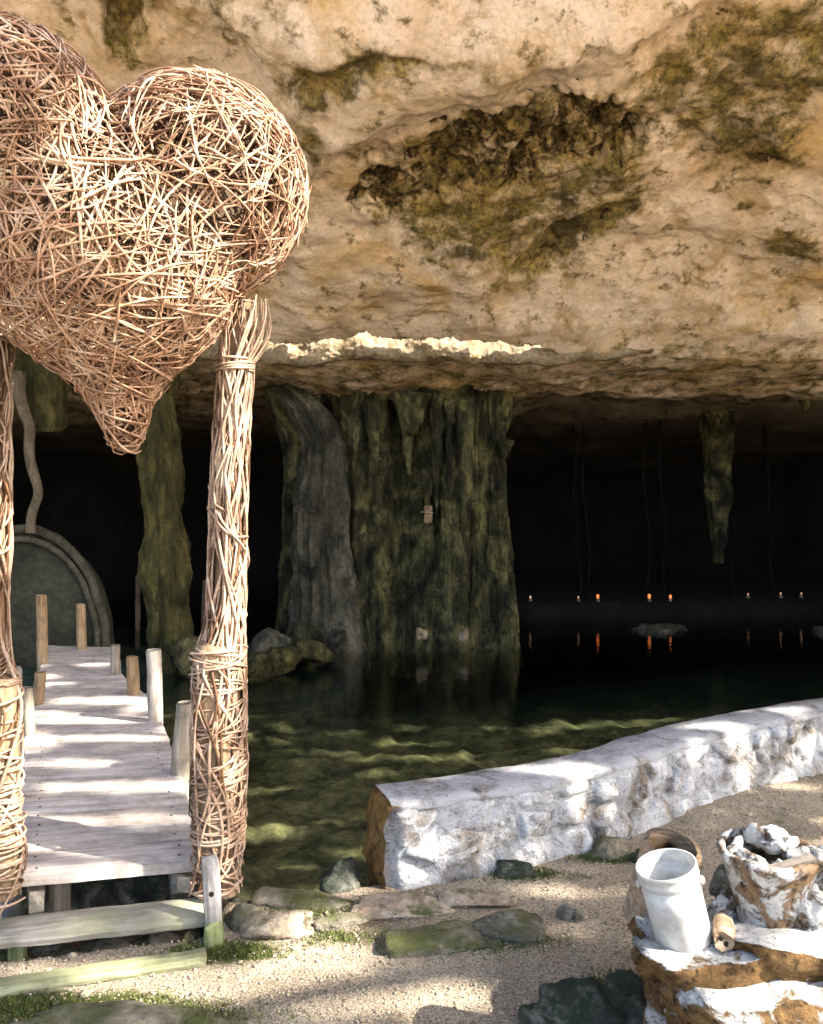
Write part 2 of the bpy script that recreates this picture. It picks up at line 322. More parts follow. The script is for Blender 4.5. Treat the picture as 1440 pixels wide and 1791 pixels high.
M = dict(
    ceiling=ceilingmat(), ground=groundmat(), water=watermat(),
    cave=rock('shade_black_cave_rock', [(0.3, (0.003, 0.003, 0.003)), (0.6, (0.013, 0.012, 0.0105))], 1.2, 0.6, 0.08),  # near-black tone stands in for the unlit depth of the cave
    flow=rock('olive_flowstone', [(0.36, (0.008, 0.008, 0.005)), (0.5, (0.075, 0.070, 0.030)), (0.63, (0.27, 0.24, 0.095))], 2.6, 0.9, 0.07, stretch=(1.2, 1.2, 0.75), spots=(0.02, 0.02, 0.012)),
    flowgrey=rock('grey_flowstone', [(0.32, (0.022, 0.022, 0.014)), (0.5, (0.11, 0.10, 0.066)), (0.66, (0.25, 0.22, 0.15))], 2.4, 0.9, 0.06, stretch=(1.2, 1.2, 0.8), spots=(0.05, 0.045, 0.03)),
    stal=rock('mossy_stalactite', [(0.34, (0.014, 0.012, 0.004)), (0.5, (0.085, 0.073, 0.021)), (0.66, (0.21, 0.175, 0.058))], 3.0, 0.8, 0.05, stretch=(1.5, 1.5, 0.5), spots=(0.03, 0.03, 0.01)),
    wall=crust('lime_washed_masonry', (0.20, 0.17, 0.14), (0.46, 0.46, 0.47), (0.36, 0.50), 5.0, 1.0, cracks=0.15),
    walltop=crust('lime_washed_coping', (0.22, 0.20, 0.18), (0.34, 0.34, 0.35), (0.36, 0.50), 5.0, 0.5),
    stone=crust('lime_washed_stone', (0.30, 0.235, 0.17), (0.60, 0.60, 0.60), (0.38, 0.52), 5.0, 1.0, cracks=0.15),
    bare=rock('bare_tan_stone', [(0.3, (0.16, 0.09, 0.04)), (0.5, (0.38, 0.27, 0.17)), (0.7, (0.52, 0.43, 0.32))], 6, 0.7, 0.02, spots=(0.08, 0.05, 0.03)),
    rust=rock('orange_brown_stone', [(0.3, (0.10, 0.048, 0.012)), (0.5, (0.32, 0.175, 0.045)), (0.7, (0.46, 0.30, 0.12))], 5, 0.9, 0.03, spots=(0.05, 0.022, 0.008)),
    boulder=crust('flaking_white_boulder', (0.20, 0.115, 0.045), (0.56, 0.55, 0.53), (0.585, 0.665), 9.0, 1.0, upw=0.25, cracks=.3),
    grey=rock('grey_rock', [(0.3, (0.06, 0.058, 0.045)), (0.5, (0.18, 0.17, 0.13)), (0.68, (0.36, 0.34, 0.28))], 6, 0.8, 0.02, spots=(0.03, 0.03, 0.025), moss=(0.12, 0.125, 0.045), mossw=(.62, .78)),
    mossy=rock('mossy_rock', [(0.3, (0.08, 0.075, 0.06)), (0.5, (0.27, 0.23, 0.17)), (0.68, (0.44, 0.37, 0.28))], 5, 0.8, 0.02, moss=(0.13, 0.14, 0.045), mossw=(0.56, 0.74)),
    darkmoss=rock('dark_mossy_rock', [(0.32, (0.020, 0.022, 0.018)), (0.48, (0.095, 0.098, 0.078)), (0.62, (0.30, 0.30, 0.24))], 9, 1.0, 0.03, moss=(0.05, 0.075, 0.04), mossw=(0.55, 0.7)),
    kerb=rock('pale_kerb_stone', [(0.3, (0.18, 0.13, 0.09)), (0.5, (0.43, 0.34, 0.25)), (0.7, (0.56, 0.48, 0.38))], 5, 0.7, 0.02, moss=(0.13, 0.14, 0.05), mossw=(0.64, 0.78), spots=(0.12, 0.09, 0.05)),
    ledge=rock('pale_ledge_rock', [(0.3, (0.16, 0.10, 0.04)), (0.46, (0.40, 0.31, 0.19)), (0.68, (0.54, 0.45, 0.32))], 3, 1.0, 0.05, spots=(0.30, 0.19, 0.07)),
    red=rock('reddish_stone', [(0.3, (0.14, 0.06, 0.03)), (0.6, (0.36, 0.19, 0.11))], 6, 0.7, 0.02),
    deck=wood('weathered_deck_board', (0.32, 0.265, 0.23), (0.54, 0.475, 0.43), (0.68, 0.62, 0.57), 0),
    beam=wood('grey_weathered_beam', (0.17, 0.15, 0.12), (0.32, 0.29, 0.25), (0.44, 0.41, 0.36), 0, green=(0.22, 0.22, 0.14)),
    greenboard=wood('algae_green_board', (0.13, 0.14, 0.07), (0.27, 0.29, 0.15), (0.40, 0.41, 0.25), 0),
    strut=wood('grey_weathered_strut', (0.15, 0.135, 0.13), (0.27, 0.255, 0.25), (0.38, 0.36, 0.35), 2),
    greenstrut=wood('mossy_strut', (0.10, 0.13, 0.05), (0.20, 0.24, 0.09), (0.34, 0.36, 0.20), 2),
    pole=wood('tan_timber_pole', (0.17, 0.10, 0.05), (0.36, 0.24, 0.13), (0.50, 0.37, 0.23), 2, grain=1.6),
    palepole=wood('bleached_timber_pole', (0.24, 0.19, 0.15), (0.42, 0.36, 0.31), (0.54, 0.48, 0.43), 2, grain=1.4),
    greypole=wood('greyed_timber_pole', (0.18, 0.15, 0.11), (0.34, 0.29, 0.22), (0.46, 0.41, 0.33), 2, grain=1.6),
    bark=wood('brown_bark_trunk', (0.10, 0.055, 0.03), (0.24, 0.15, 0.085), (0.36, 0.25, 0.16), 2, grain=2),
    twig=twigmat('heart_twig', (0.18, 0.084, 0.042), (0.43, 0.255, 0.155), (0.66, 0.50, 0.37)),
    twigdark=twigmat('shade_toned_twig', (0.05, 0.022, 0.009), (0.13, 0.065, 0.03), (0.22, 0.12, 0.06)),  # darker twig copy: shade inside the heart put into its colour
    vine=twigmat('post_vine', (0.16, 0.09, 0.055), (0.38, 0.25, 0.17), (0.56, 0.43, 0.32)),
    root=rock('pale_liana', [(0.3, (0.08, 0.06, 0.035)), (0.6, (0.22, 0.175, 0.115))], 9, 0.7, 0.02, stretch=(1, 1, 0.3)),
    darkroot=plain('dark_root', (0.008, 0.0075, 0.007), 0.9, 0.1),
    dome=rock('dark_clay_dome', [(0.3, (0.022, 0.021, 0.013)), (0.6, (0.065, 0.062, 0.038))], 2.0, 0.5, 0.04),
    rim=rock('pale_dome_rim', [(0.3, (0.04, 0.034, 0.02)), (0.6, (0.14, 0.12, 0.08))], 6, 0.6, 0.03),
    plastic=plain('white_plastic', (0.50, 0.49, 0.46), 0.45, 0.45, var=0.55, scale=11),
    clay=crust('clay_pot_white_crust', (0.27, 0.175, 0.10), (0.66, 0.65, 0.63), (0.47, 0.52), 8.0, 0.9, cracks=.2),
    chip=crust('white_flaked_chip', (0.17, 0.125, 0.085), (0.64, 0.63, 0.61), (0.44, 0.50), 11.0, 0.9, cracks=0.25),
    slate=plain('brown_grey_board', (0.20, 0.17, 0.14), 0.8, 0.2, var=0.5),
    logwood=wood('dry_log', (0.18, 0.11, 0.06), (0.40, 0.28, 0.18), (0.54, 0.42, 0.30), 0, grain=1.5),
    wax=plain('candle_wax', (0.22, 0.16, 0.10), 0.5), 
    flame=plain('candle_flame', (1, 0.5, 0.15), 0.5, emit=(1.0, 0.17, 0.035), stren=0.30),
    flamepale=plain('pale_candle_flame', (1, 0.8, 0.5), 0.5, emit=(1.0, 0.45, 0.22), stren=0.13),
    leaf=plain('leaf', (0.07, 0.11, 0.03), 0.55, 0.3), dryleaf=plain('dry_leaf', (0.26, 0.13, 0.05), 0.7, 0.2),
    mossblade=plain('moss_blade', (0.09, 0.11, 0.03), 0.8, 0.1, var=0.6, scale=9),
    pebble=rock('pebbles', [(0.3, (0.07, 0.055, 0.04)), (0.5, (0.32, 0.26, 0.18)), (0.7, (0.58, 0.50, 0.38))], 70, 0.1, 0.002),
    wire=plain('dark_wire', (0.03, 0.025, 0.02), 0.5),
    hole=plain('knot_hole', (0.02, 0.016, 0.012), 0.9, 0.1),
)

# ------------------------------------------------------------------ pool edge and low wall line (plan)
WALL = [(-0.13, 3.36), (0.40, 3.54), (1.04, 3.88), (1.52, 4.36), (2.52, 4.92), (3.8, 5.5), (6.0, 6.3)]   # front foot of the low wall
EDGE = np.array([(-60, 2.0), (-5, 2.45), (-1.9, 3.30), (-1.6, 3.55), (-0.86, 3.62), (-0.74, 3.26), (-0.1, 3.45), (0.40, 3.66), (1.04, 4.02), (1.52, 4.5), (2.52, 5.05), (3.8, 5.62), (6.0, 6.4), (60, 9.0)])
WATER_Z = -0.30
def nonuni(lo, a, b, hi, step, far):
    core = np.arange(a, b + step * 0.5, step); L = [a]; s = step
    while L[-1] > lo: s = min(s * 1.18, far); L.append(L[-1] - s)
    Rr = [core[-1]]; s = step
    while Rr[-1] < hi: s = min(s * 1.18, far); Rr.append(Rr[-1] + s)
    return np.concatenate([np.array(L[1:])[::-1], core, np.array(Rr[1:])])
def ground_z(x, y):
    e = np.interp(x, EDGE[:, 0], EDGE[:, 1]) + 0.05 * fbm(np.stack([x * 2.2, x * 0, x * 0 + 3], -1), 3)
    s = y - e; q = np.stack([x, y, 0 * x], -1)
    z = 0.018 * fbm(q * 1.1, 4) + 0.006 * fbm(q * 7 + 5, 3)
    drop = sstep(-0.02, 0.14, s) * 0.40 + np.clip(s - .2, 0, 4.5) * .025 + np.clip(s - 4.7, 0, 6) * .2
    drop = drop + sstep(.1, .4, s) * (.045 * fbm(q * 1.7 + 40, 3) + .05 * fbm(q * 6 + 40, 4)); drop = np.where(s > .14, np.maximum(drop, .34), drop) 
    z = z - drop
    tr_ = sstep(-1.95, -1.7, x) * (1 - sstep(-.86, -.74, x)) * sstep(2.88, 2.99, y - .22 * (x + 1.15)) * (s < .3)
    z = z - tr_ * .24 * (1 - sstep(0, .1, s))
    z = np.maximum(z, (0.10 + 0.06 * fbm(q * 2, 3)) * np.exp(-(((x + 4.6) / 1.7) ** 4 + ((y - 9.6) / 1.5) ** 4)) * 2.2 - 0.42 - 20 * (np.hypot(x + 4.6, y - 9.6) > 4))
    return z, s
xs = nonuni(-400, -2.6, 3.6, 400, 0.022, 40); ys = nonuni(-400, 1.9, 7.2, 60, 0.022, 40)
X, Y = np.meshgrid(xs, ys, indexing='ij'); Z, S = ground_z(X, Y)
mo = np.zeros_like(X)
for px, py, rx, ry, w in ((400, 1665, 0.28, 0.10, 0.9), (120, 1765, 0.55, 0.12, 1.0), (320, 1785, 0.3, 0.1, 0.55), (820, 1640, 0.45, 0.12, 0.75), (560, 1640, 0.3, 0.1, 0.6), (920, 1525, 0.18, 0.08, 0.9), (1060, 1500, 0.2, 0.08, 0.8), (1330, 1440, 0.5, 0.12, 0.4), (1000, 1540, 0.3, 0.1, 0.5), (1110, 1750, 0.25, 0.1, 0.8)):
    c = G(px, py); mo = np.maximum(mo, w * np.exp(-(((X - c[0]) / rx) ** 2 + ((Y - c[1]) / ry) ** 2)))
wet = sstep(0.0, 0.12, S); painted_shade = np.maximum(sstep(7.0, 8.6, Y) * sstep(0.3, 1.2, S) * 0.9, .8 * sstep(-1.95, -1.7, X) * (1 - sstep(-.86, -.74, X)) * sstep(2.88, 2.99, Y - .22 * (X + 1.15)) * (S < .05))  # darkness painted in past the roof's shadow edge and under the deck
link('ground', mesh('ground', np.stack([X, Y, Z], -1).reshape(-1, 3), gridfaces(len(xs), len(ys))[:, ::-1], M['ground'], attrs=dict(moss=mo, wet=wet, painted_shade=painted_shade)), kind='structure')
link('water', mesh('water', [(x, y, z) for z in (-5.0, WATER_Z) for x, y in ((-16, 2.1), (16, 2.1), (16, 22), (-16, 22))], [[4, 5, 6, 7], [3, 2, 1, 0], [0, 1, 5, 4], [1, 2, 6, 5], [2, 3, 7, 6], [3, 0, 4, 7]], M['water'], smooth=False), kind='structure')

# ------------------------------------------------------------------ cave ceiling
PROF = np.array([(5.15, 6.35), (5.3, 6.05), (5.6, 5.72), (6.0, 5.41), (6.4, 5.20), (6.9, 4.99), (7.4, 4.71), (8.0, 4.39), (8.8, 4.0), (9.28, 3.67), (9.46, 3.58), (9.70, 3.42), (10.3, 3.28), (11.0, 3.10), (13.0, 2.95), (16, 2.65), (20, 2.2), (24, 1.5)])
_pyp = np.array([(0, 6.0), (100, 6.4), (200, 6.9), (300, 7.4), (400, 8.0), (500, 8.8), (580, 9.5), (620, 9.85), (690, 11.0), (750, 13), (800, 16)])
def C(px, py):                                   # photograph pixel -> plan point on the ceiling
    d = np.interp(py, _pyp[:, 0], _pyp[:, 1]) if py >= 0 else 6.0 + py / 250.0
    return ((px - 720) / FPX * d, d)
def CP(*pts): return [C(*p) for p in pts]
RECESS = CP((600, 330), (640, 262), (740, 212), (840, 188), (1000, 125), (1085, 118), (1125, 190), (1135, 262), (1040, 300), (960, 312), (880, 340), (760, 365), (660, 385))
LIP = CP((300, -60), (540, 330), (590, 262), (720, 225), (830, 180), (1000, 112), (1150, 55), (1320, -60))
MOSS_AND_SHADE = [(CP((620, 340), (640, 262), (830, 185), (1080, 118), (1135, 200), (1130, 390), (1040, 440), (900, 485), (800, 450), (690, 410)), 0.62),
        (CP((870, 480), (940, 415), (1060, 365), (1125, 372), (1100, 405), (1010, 450), (930, 490)), 0.95),
        (CP((1100, 110), (1180, 50), (1440, -40), (1600, -40), (1600, 130), (1430, 150), (1390, 290), (1300, 320), (1180, 260), (1120, 180)), 0.62),
        (CP((485, 100), (520, 50), (640, 15), (840, 40), (700, 70), (600, 120), (500, 150)), 0.85),
        (CP((183, -30), (268, -30), (268, 85), (225, 118), (192, 112)), 0.95),
        (CP((505, 150), (560, 140), (570, 200), (545, 260), (500, 230)), 0.6),
        (CP((560, 250), (620, 190), (830, 60), (1150, 0), (1250, 0), (1000, 110), (830, 180), (700, 225), (600, 300)), 0.22),
        (CP((0, -60), (560, -60), (480, 60), (300, 40), (0, 30)), 0.28),
        (CP((1200, 330), (1300, 300), (1360, 330), (1240, 350)), 0.4),
        (CP((1320, 420), (1390, 390), (1440, 400), (1440, 450), (1350, 460)), 0.75),
        (CP((1290, 590), (1350, 580), (1345, 605), (1290, 605)), 0.8),
        (CP((460, 590), (800, 560), (880, 590), (1000, 600), (1440, 560), (1440, 700), (900, 720), (520, 700)), 0.36),  # algae belt, also darkened to imitate light falling off towards the lip
        (CP((150, 605), (900, 635), (1500, 600), (1500, 740), (100, 740)), 0.38)]  # lower algae belt, its tone deepened for the same light falloff
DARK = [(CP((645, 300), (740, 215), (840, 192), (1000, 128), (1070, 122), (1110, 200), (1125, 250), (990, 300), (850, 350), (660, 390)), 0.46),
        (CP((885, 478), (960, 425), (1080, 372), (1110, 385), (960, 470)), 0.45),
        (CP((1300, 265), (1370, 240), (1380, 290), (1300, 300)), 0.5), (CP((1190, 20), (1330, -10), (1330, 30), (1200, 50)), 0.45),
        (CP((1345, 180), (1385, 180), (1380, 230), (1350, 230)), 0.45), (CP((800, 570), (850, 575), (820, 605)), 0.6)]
def ceil_z(x, y):
    q = np.stack([x, y, 0 * x], -1); w = 0.16 * np.stack([fbm(q * 1.6 + 3, 4), fbm(q * 1.6 + 8, 4)], -1)
    xx = x + w[..., 0]; yy = y + w[..., 1]
    jig = 0.10 * fbm(np.stack([x * 2.5, 0 * x + 9, 0 * x], -1), 4) * sstep(8.7, 9.3, y) * (1 - sstep(10.2, 11, y))
    und = sstep(10.0, 10.8, y) * (1 - sstep(18, 22, y)) * (.16 * fbm(np.stack([x * .8, y * .8, 0 * x + 5], -1), 5) + .05 * ridged(np.stack([x * 1.6, y * 1.2, 0 * x + 5], -1), 3))
    z = np.interp(y + jig, PROF[:, 0], PROF[:, 1]) + und
    amp = sstep(5.2, 6.2, y) * (1 - 0.6 * sstep(9.0, 9.5, y)) * (1 - 0.3 * sstep(11, 14, y))
    z = z + amp * (0.32 * fbm(q * 0.55 + 21, 4) + 0.085 * fbm(q * np.array((1.1, 1.6, 1)) + 2, 6, .5))
    z = z + amp * 0.012 * ridged(q * np.array((2.4, 3.4, 1)) + 12, 4) - amp * 0.02
    rd = polydist(xx, yy, RECESS); rec = sstep(0.0, 0.16, rd)
    z = z + 0.07 * rec
    pits = fbm(q * np.array((4.6, 6.4, 1)) + 33, 4); pits = sstep(-.06, .22, pits) - .15 + .25 * fbm(q * np.array((11, 15, 1)) + 3, 3); rec = sstep(-.10, .16, rd + .10 * fbm(q * 4.5 + 90, 3)); z = z + rec * 0.12 * pits
    rough = sstep(-.1, .2, polydist(xx, yy, MOSS_AND_SHADE[0][0])) + sstep(-.1, .2, polydist(xx, yy, MOSS_AND_SHADE[2][0])); z = z + rough * 0.05 * fbm(q * np.array((5, 7, 1)) + 71, 4)
    ld = polydist(xx, yy, LIP); z = z - 0.20 * sstep(-0.02, 0.36, ld) * (1 - sstep(0.5, 1.5, ld))
    m2 = polydist(xx, yy, MOSS_AND_SHADE[1][0]); z = z + 0.10 * sstep(0, 0.15, m2)
    m4 = polydist(xx, yy, MOSS_AND_SHADE[4][0]); z = z + 0.22 * sstep(0, 0.06, m4)
    m3 = polydist(xx, yy, MOSS_AND_SHADE[3][0]); z = z + 0.10 * sstep(0, 0.2, m3)
    z = z + 0.02 * sstep(0.1, 0.45, fbm(q * 3.3 + 50, 4)) * amp
    z = z + 0.28 * sstep(11.0, 12.2, y) * sstep(1.2, 2.2, x) * (1 - sstep(12.5, 16, y))
    return z, xx, yy, rec * np.clip(pits, 0, 1)
cx = nonuni(-14, -5.2, 5.2, 14, 0.022, 0.5); cy = np.concatenate([np.arange(5.15, 11.6, 0.0185), np.linspace(11.62, 24, 130)])
X, Y = np.meshgrid(cx, cy, indexing='ij'); Z, XX, YY, PIT = ceil_z(X, Y)
moss = np.zeros_like(X); dark = np.zeros_like(X)
for pl, w in MOSS_AND_SHADE: moss = np.maximum(moss, w * sstep(-0.12, 0.16, polydist(XX, YY, pl)))  # moss also carries the light falloff put into the lip belts
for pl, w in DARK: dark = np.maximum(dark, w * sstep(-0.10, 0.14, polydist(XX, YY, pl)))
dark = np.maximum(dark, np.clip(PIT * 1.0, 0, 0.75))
painted_shade_c = sstep(10.6, 15.0, Y + 0.9 * fbm(np.stack([X, Y, 0 * X], -1) * 1.1, 4)) ** .6 * 0.95  # ceiling colour darkens towards the back in place of light falloff
F = gridfaces(len(cx), len(cy))
fc = np.stack([X, Y], -1).reshape(-1, 2)[F].mean(1)
nx_ = fbm(np.stack([fc[:, 0] * 1.3, 0 * fc[:, 0], 0 * fc[:, 0] + 4], -1), 4)
fj = fc[:, 1] + 0.10 * fbm(np.stack([fc[:, 0] * 2.5, 0 * fc[:, 0] + 9, 0 * fc[:, 0]], -1), 4)
gap = sstep(-3.6, -2.6, fc[:, 0]) * (1 - sstep(1.2, 2.5, fc[:, 0])); rag = fbm(np.stack([fc[:, 0] * 2.6, 0 * fc[:, 0], 0 * fc[:, 0] + 14], -1), 5)
slot = (fj > 9.45 + 0.17 * rag + .30 * (1 - gap)) & (fj < 9.70) & (fc[:, 0] > -3.6) & (fc[:, 0] < 2.5)
V = np.stack([X, Y, Z], -1).reshape(-1, 3)
ceil = link('cave_ceiling', mesh('cave_ceiling', V, F[~slot], M['ceiling'], attrs=dict(moss=moss, dark=dark, painted_shade=painted_shade_c)), kind='structure')
sd = ceil.modifiers.new('roof_thickness', 'SOLIDIFY'); sd.thickness = 0.15; sd.offset = 1.0
# bright ledge seen through a crack in the roof: sunlit rock rising behind the gap
lx = np.linspace(-3.8, 2.9, 520); cs = np.array([(.16, .02), (.06, -.03), (-.03, -.035), (-.09, .0), (-.11, .05), (-.095, .11), (-.06, .19), (-.02, .28), (.03, .38), (.08, .46)])   # under side, nose and sunlit back of the ledge (y, z offsets)
tt = np.linspace(0, 9, 40); LX, LT = np.meshgrid(lx, np.arange(40), indexing='ij'); jg = 0.10 * fbm(np.stack([LX * 2.5, 0 * LX + 9, 0 * LX], -1), 4)
zb = ceil_z(LX, 9.72 - jg)[0]; fade = sstep(-3.8, -3.1, LX) * (1 - sstep(2.0, 2.9, LX))
P = np.stack([LX, 9.70 - jg + np.interp(tt, np.arange(10), cs[:, 0])[LT], zb + np.interp(tt, np.arange(10), cs[:, 1])[LT] * (.35 + .65 * fade) + .03 * (1 - fade)], -1); q_ = np.stack([P[..., 0] * 3.2, P[..., 1] * 5, P[..., 2] * 5], -1)
P[..., 2] += .07 * fbm(q_ * .8, 4) ; P[..., 1] += .06 * fbm(q_ * .9 + 14, 5) + .02 * ridged(q_ * 1.2, 3) - .015
link('roof_ledge', mesh('roof_ledge', P.reshape(-1, 3), gridfaces(520, 40), M['ledge']), kind='structure')
def ceil_at(x, y): return float(ceil_z(np.array([[x]]), np.array([[y]]))[0][0, 0])

# cave walls: a dark horseshoe behind the pool
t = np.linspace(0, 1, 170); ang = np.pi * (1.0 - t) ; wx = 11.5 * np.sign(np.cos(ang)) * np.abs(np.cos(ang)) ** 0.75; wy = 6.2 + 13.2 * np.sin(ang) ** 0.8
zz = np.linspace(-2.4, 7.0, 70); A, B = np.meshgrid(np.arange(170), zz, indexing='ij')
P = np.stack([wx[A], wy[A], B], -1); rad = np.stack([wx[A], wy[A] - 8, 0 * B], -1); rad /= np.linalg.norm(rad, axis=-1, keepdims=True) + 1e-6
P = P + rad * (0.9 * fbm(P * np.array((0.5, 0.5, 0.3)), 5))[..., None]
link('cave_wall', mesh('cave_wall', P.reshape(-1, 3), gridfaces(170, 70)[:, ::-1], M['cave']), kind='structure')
# a low stone shelf along the far shore that carries the candles
u = np.linspace(-1.6, 8.5, 120); prof = np.array([(0, -1.2), (0.02, -0.3), (0.05, -0.06), (0.14, 0.0), (0.6, 0.02), (1.6, 0.04), (5.5, 0.2)])
U, K = np.meshgrid(u, np.arange(7), indexing='ij')
P = np.stack([U, 13.45 + prof[K, 0] + 0.10 * U * 0 + 0.35 * sstep(2.2, 5.5, U), prof[K, 1]], -1)
P[..., 1] += 0.30 * fbm(np.stack([U * 1.3, K * .5, 0 * U], -1), 4); P[..., 2] += 0.06 * fbm(P * 2.0, 4) - .02
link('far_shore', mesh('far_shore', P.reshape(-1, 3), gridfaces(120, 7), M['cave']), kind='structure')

# ------------------------------------------------------------------ rock formations
def column(name, x, y, z0, z1, prof, mat, parent=None, seed=1, flute=0.16, lean=(0, 0), path=None, asp=1.0, na=110, nz=170, k=3.0):
    """fluted dripstone: prof = [(t, radius)], path = [(t, dx, dy)]"""
    prof = np.array(prof, float); tt = np.linspace(0, 1, nz); a = np.arange(na) / na * 2 * np.pi
    T, Aa = np.meshgrid(tt, a, indexing='ij'); r = np.interp(T, prof[:, 0], prof[:, 1])
    z = z0 + (z1 - z0) * T; ca, sa = np.cos(Aa), np.sin(Aa); o = seed * 7.7
    n1 = fbm(np.stack([ca * k * 0.6 + o, sa * k * 0.6, z * 0.45], -1), 4); n2 = ridged(np.stack([ca * k * 1.5 + o, sa * k * 1.5, z * 0.5], -1), 3)
    n3 = fbm(np.stack([ca * r * 5 + o, sa * r * 5, z * 3.2], -1), 4)
    r = r * (1 + flute * 1.9 * n1 + flute * 0.55 * (n2 - 1.2)) + 0.05 * n3 + .022 * fbm(np.stack([ca * r * 15 + o, sa * r * 15, z * 9], -1), 3)
    dx = lean[0] * T; dy = lean[1] * T
    if path is not None:
        pth = np.array(path, float); dx = np.interp(T, pth[:, 0], pth[:, 1]); dy = np.interp(T, pth[:, 0], pth[:, 2])
    P = np.stack([x + dx + r * ca, y + dy + r * sa * asp, z], -1).reshape(-1, 3)
    F = [list(map(int, q)) for q in gridfaces(nz, na, True)[:, ::-1]] + [list(range(na))[::-1], list(range((nz - 1) * na, nz * na))]
    return link(name, mesh(name, P, F, mat), parent)
fs = thing('flowstone_formation', 'broad curtain of olive fluted dripstone standing in the middle of the pool', 'rock formation', (0, 11, -0.5))
def fcol(*a, **k):
    o = column('dripstone_column', *a, parent=fs, **k); o.location = -Vector(fs.location); return o
fcol(-1.20, 10.9, -0.7, 3.25, [(0, .56), (.12, .46), (.3, .40), (.6, .36), (.85, .28), (1, .28)], M['flowgrey'], seed=2, flute=.26, k=4, path=[(0, .05, 0), (.5, 0, 0), (.8, .02, 0), (.92, -.22, 0), (1, -.55, .1)])
fcol(-1.62, 11.25, -0.7, 3.25, [(0, .34), (.4, .20), (.75, .17), (.9, .3), (1, .45)], M['flow'], seed=3)
fcol(-0.68, 11.2, -0.7, 3.3, [(0, .50), (.2, .42), (.6, .38), (1, .44)], M['flow'], seed=4, flute=.2, k=4)
fcol(-0.30, 11.5, -0.7, 3.3, [(0, .45), (.3, .35), (.6, .30), (1, .40)], M['flow'], seed=14, flute=.24)
fcol(-0.02, 11.4, -0.7, 3.3, [(0, .44), (.3, .28), (.6, .22), (1, .36)], M['flow'], seed=5, flute=.24)
fcol(0.22, 11.05, -0.7, 3.3, [(0, .40), (.1, .30), (.35, .25), (.48, .10), (.55, .03), (.7, .10), (.9, .26), (1, .4)], M['flow'], seed=6, flute=.24)
fcol(0.56, 10.9, -0.7, 3.3, [(0, .30), (.2, .21), (.42, .24), (.55, .15), (.75, .12), (.92, .2), (1, .36)], M['flow'], seed=7, flute=.22)
fcol(0.42, 11.7, -0.7, 3.3, [(0, .6), (.5, .5), (1, .6)], M['flow'], seed=18, flute=.24)
fcol(0.90, 11.2, -0.7, 3.3, [(0, .40), (.2, .28), (.5, .20), (.8, .22), (1, .4)], M['flow'], seed=8, flute=.26)
fcol(1.22, 11.2, -0.7, 3.25, [(0, .34), (.12, .25), (.4, .20), (.65, .14), (.84, .17), (.9, .26), (1, .34)], M['flow'], seed=9, flute=.26, path=[(0, .05, 0), (.5, -.02, 0), (1, -.1, 0)])
def drip(px0, px1, py0, py1, d, seed, mat=M['flow']):                 # slim hanging fin on the curtain
    a = W((px0 + px1) / 2, py0, d); b = W((px0 + px1) / 2, py1, d); w = (px1 - px0) / 2 / FPX * d
    o = column('dripstone_fin', a[0], d, b[2], a[2], [(0, .015), (.15, w * .5), (.6, w * .8), (1, w * 1.3)], mat, parent=fs, seed=seed, na=28, nz=50, flute=.2); o.location = -Vector(fs.location)
drip(705, 725, 700, 830, 10.75, 11); drip(752, 776, 690, 900, 10.7, 12); drip(778, 792, 700, 870, 10.65, 13); drip(800, 830, 690, 950, 10.7, 14)
drip(690, 745, 690, 765, 10.6, 15); drip(868, 896, 770, 802, 10.95, 16); drip(640, 665, 700, 860, 10.72, 17)

lc = column('dripstone_column', -2.98, 9.6, -0.7, 3.35, [(0, .30), (.1, .26), (.28, .25), (.36, .29), (.46, .27), (.53, .20), (.6, .23), (.72, .25), (.8, .23), (.9, .20), (1, .36)], M['stal'], seed=21, flute=.16, path=[(0, .14, 0), (.2, .10, 0), (.4, .02, 0), (.6, .0, 0), (.8, -.06, 0), (1, -.12, 0)])
lc['label'] = 'knobbly olive dripstone pillar behind the boardwalk, below the heart tip'; lc['category'] = 'rock formation'
def stalactite(px0, px1, py0, py1, d, seed, label, mat=M['stal'], tip=.35, group=None, cat='stalactite'):
    a = W((px0 + px1) / 2, py0, d); b = W((px0 + px1) / 2, py1, d); w = (px1 - px0) / 2 / FPX * d
    o = column('stalactite', a[0], d, b[2], a[2], [(0, w * tip), (.08, w * tip * 1.5), (.4, w * .9), (.75, w), (1, w * 1.35)], mat, seed=seed, na=44, nz=60, flute=.18)
    o['label'] = label; o['category'] = cat
    if group: o['group'] = group
stalactite(48, 118, 600, 757, 9.4, 31, 'blunt mossy yellow-green stalactite left of the heart tip', tip=.55)
stalactite(12, 52, 600, 700, 9.3, 32, 'short mossy stalactite above the pale hanging liana')
stalactite(118, 160, 610, 690, 9.8, 33, 'small dark stalactite right of the blunt mossy one', M['flow'])
stalactite(1232, 1280, 720, 985, 13.6, 34, 'long pointed stalactite hanging over the dark far water', M['flow'], tip=.25)
stalactite(1396, 1420, 660, 718, 11.2, 35, 'stubby ochre stalactite under the ceiling lip at the right edge')
stalactite(225, 300, 640, 720, 10.2, 36, 'wide low stalactite above the knobbly dripstone pillar', M['flow'], tip=.5)

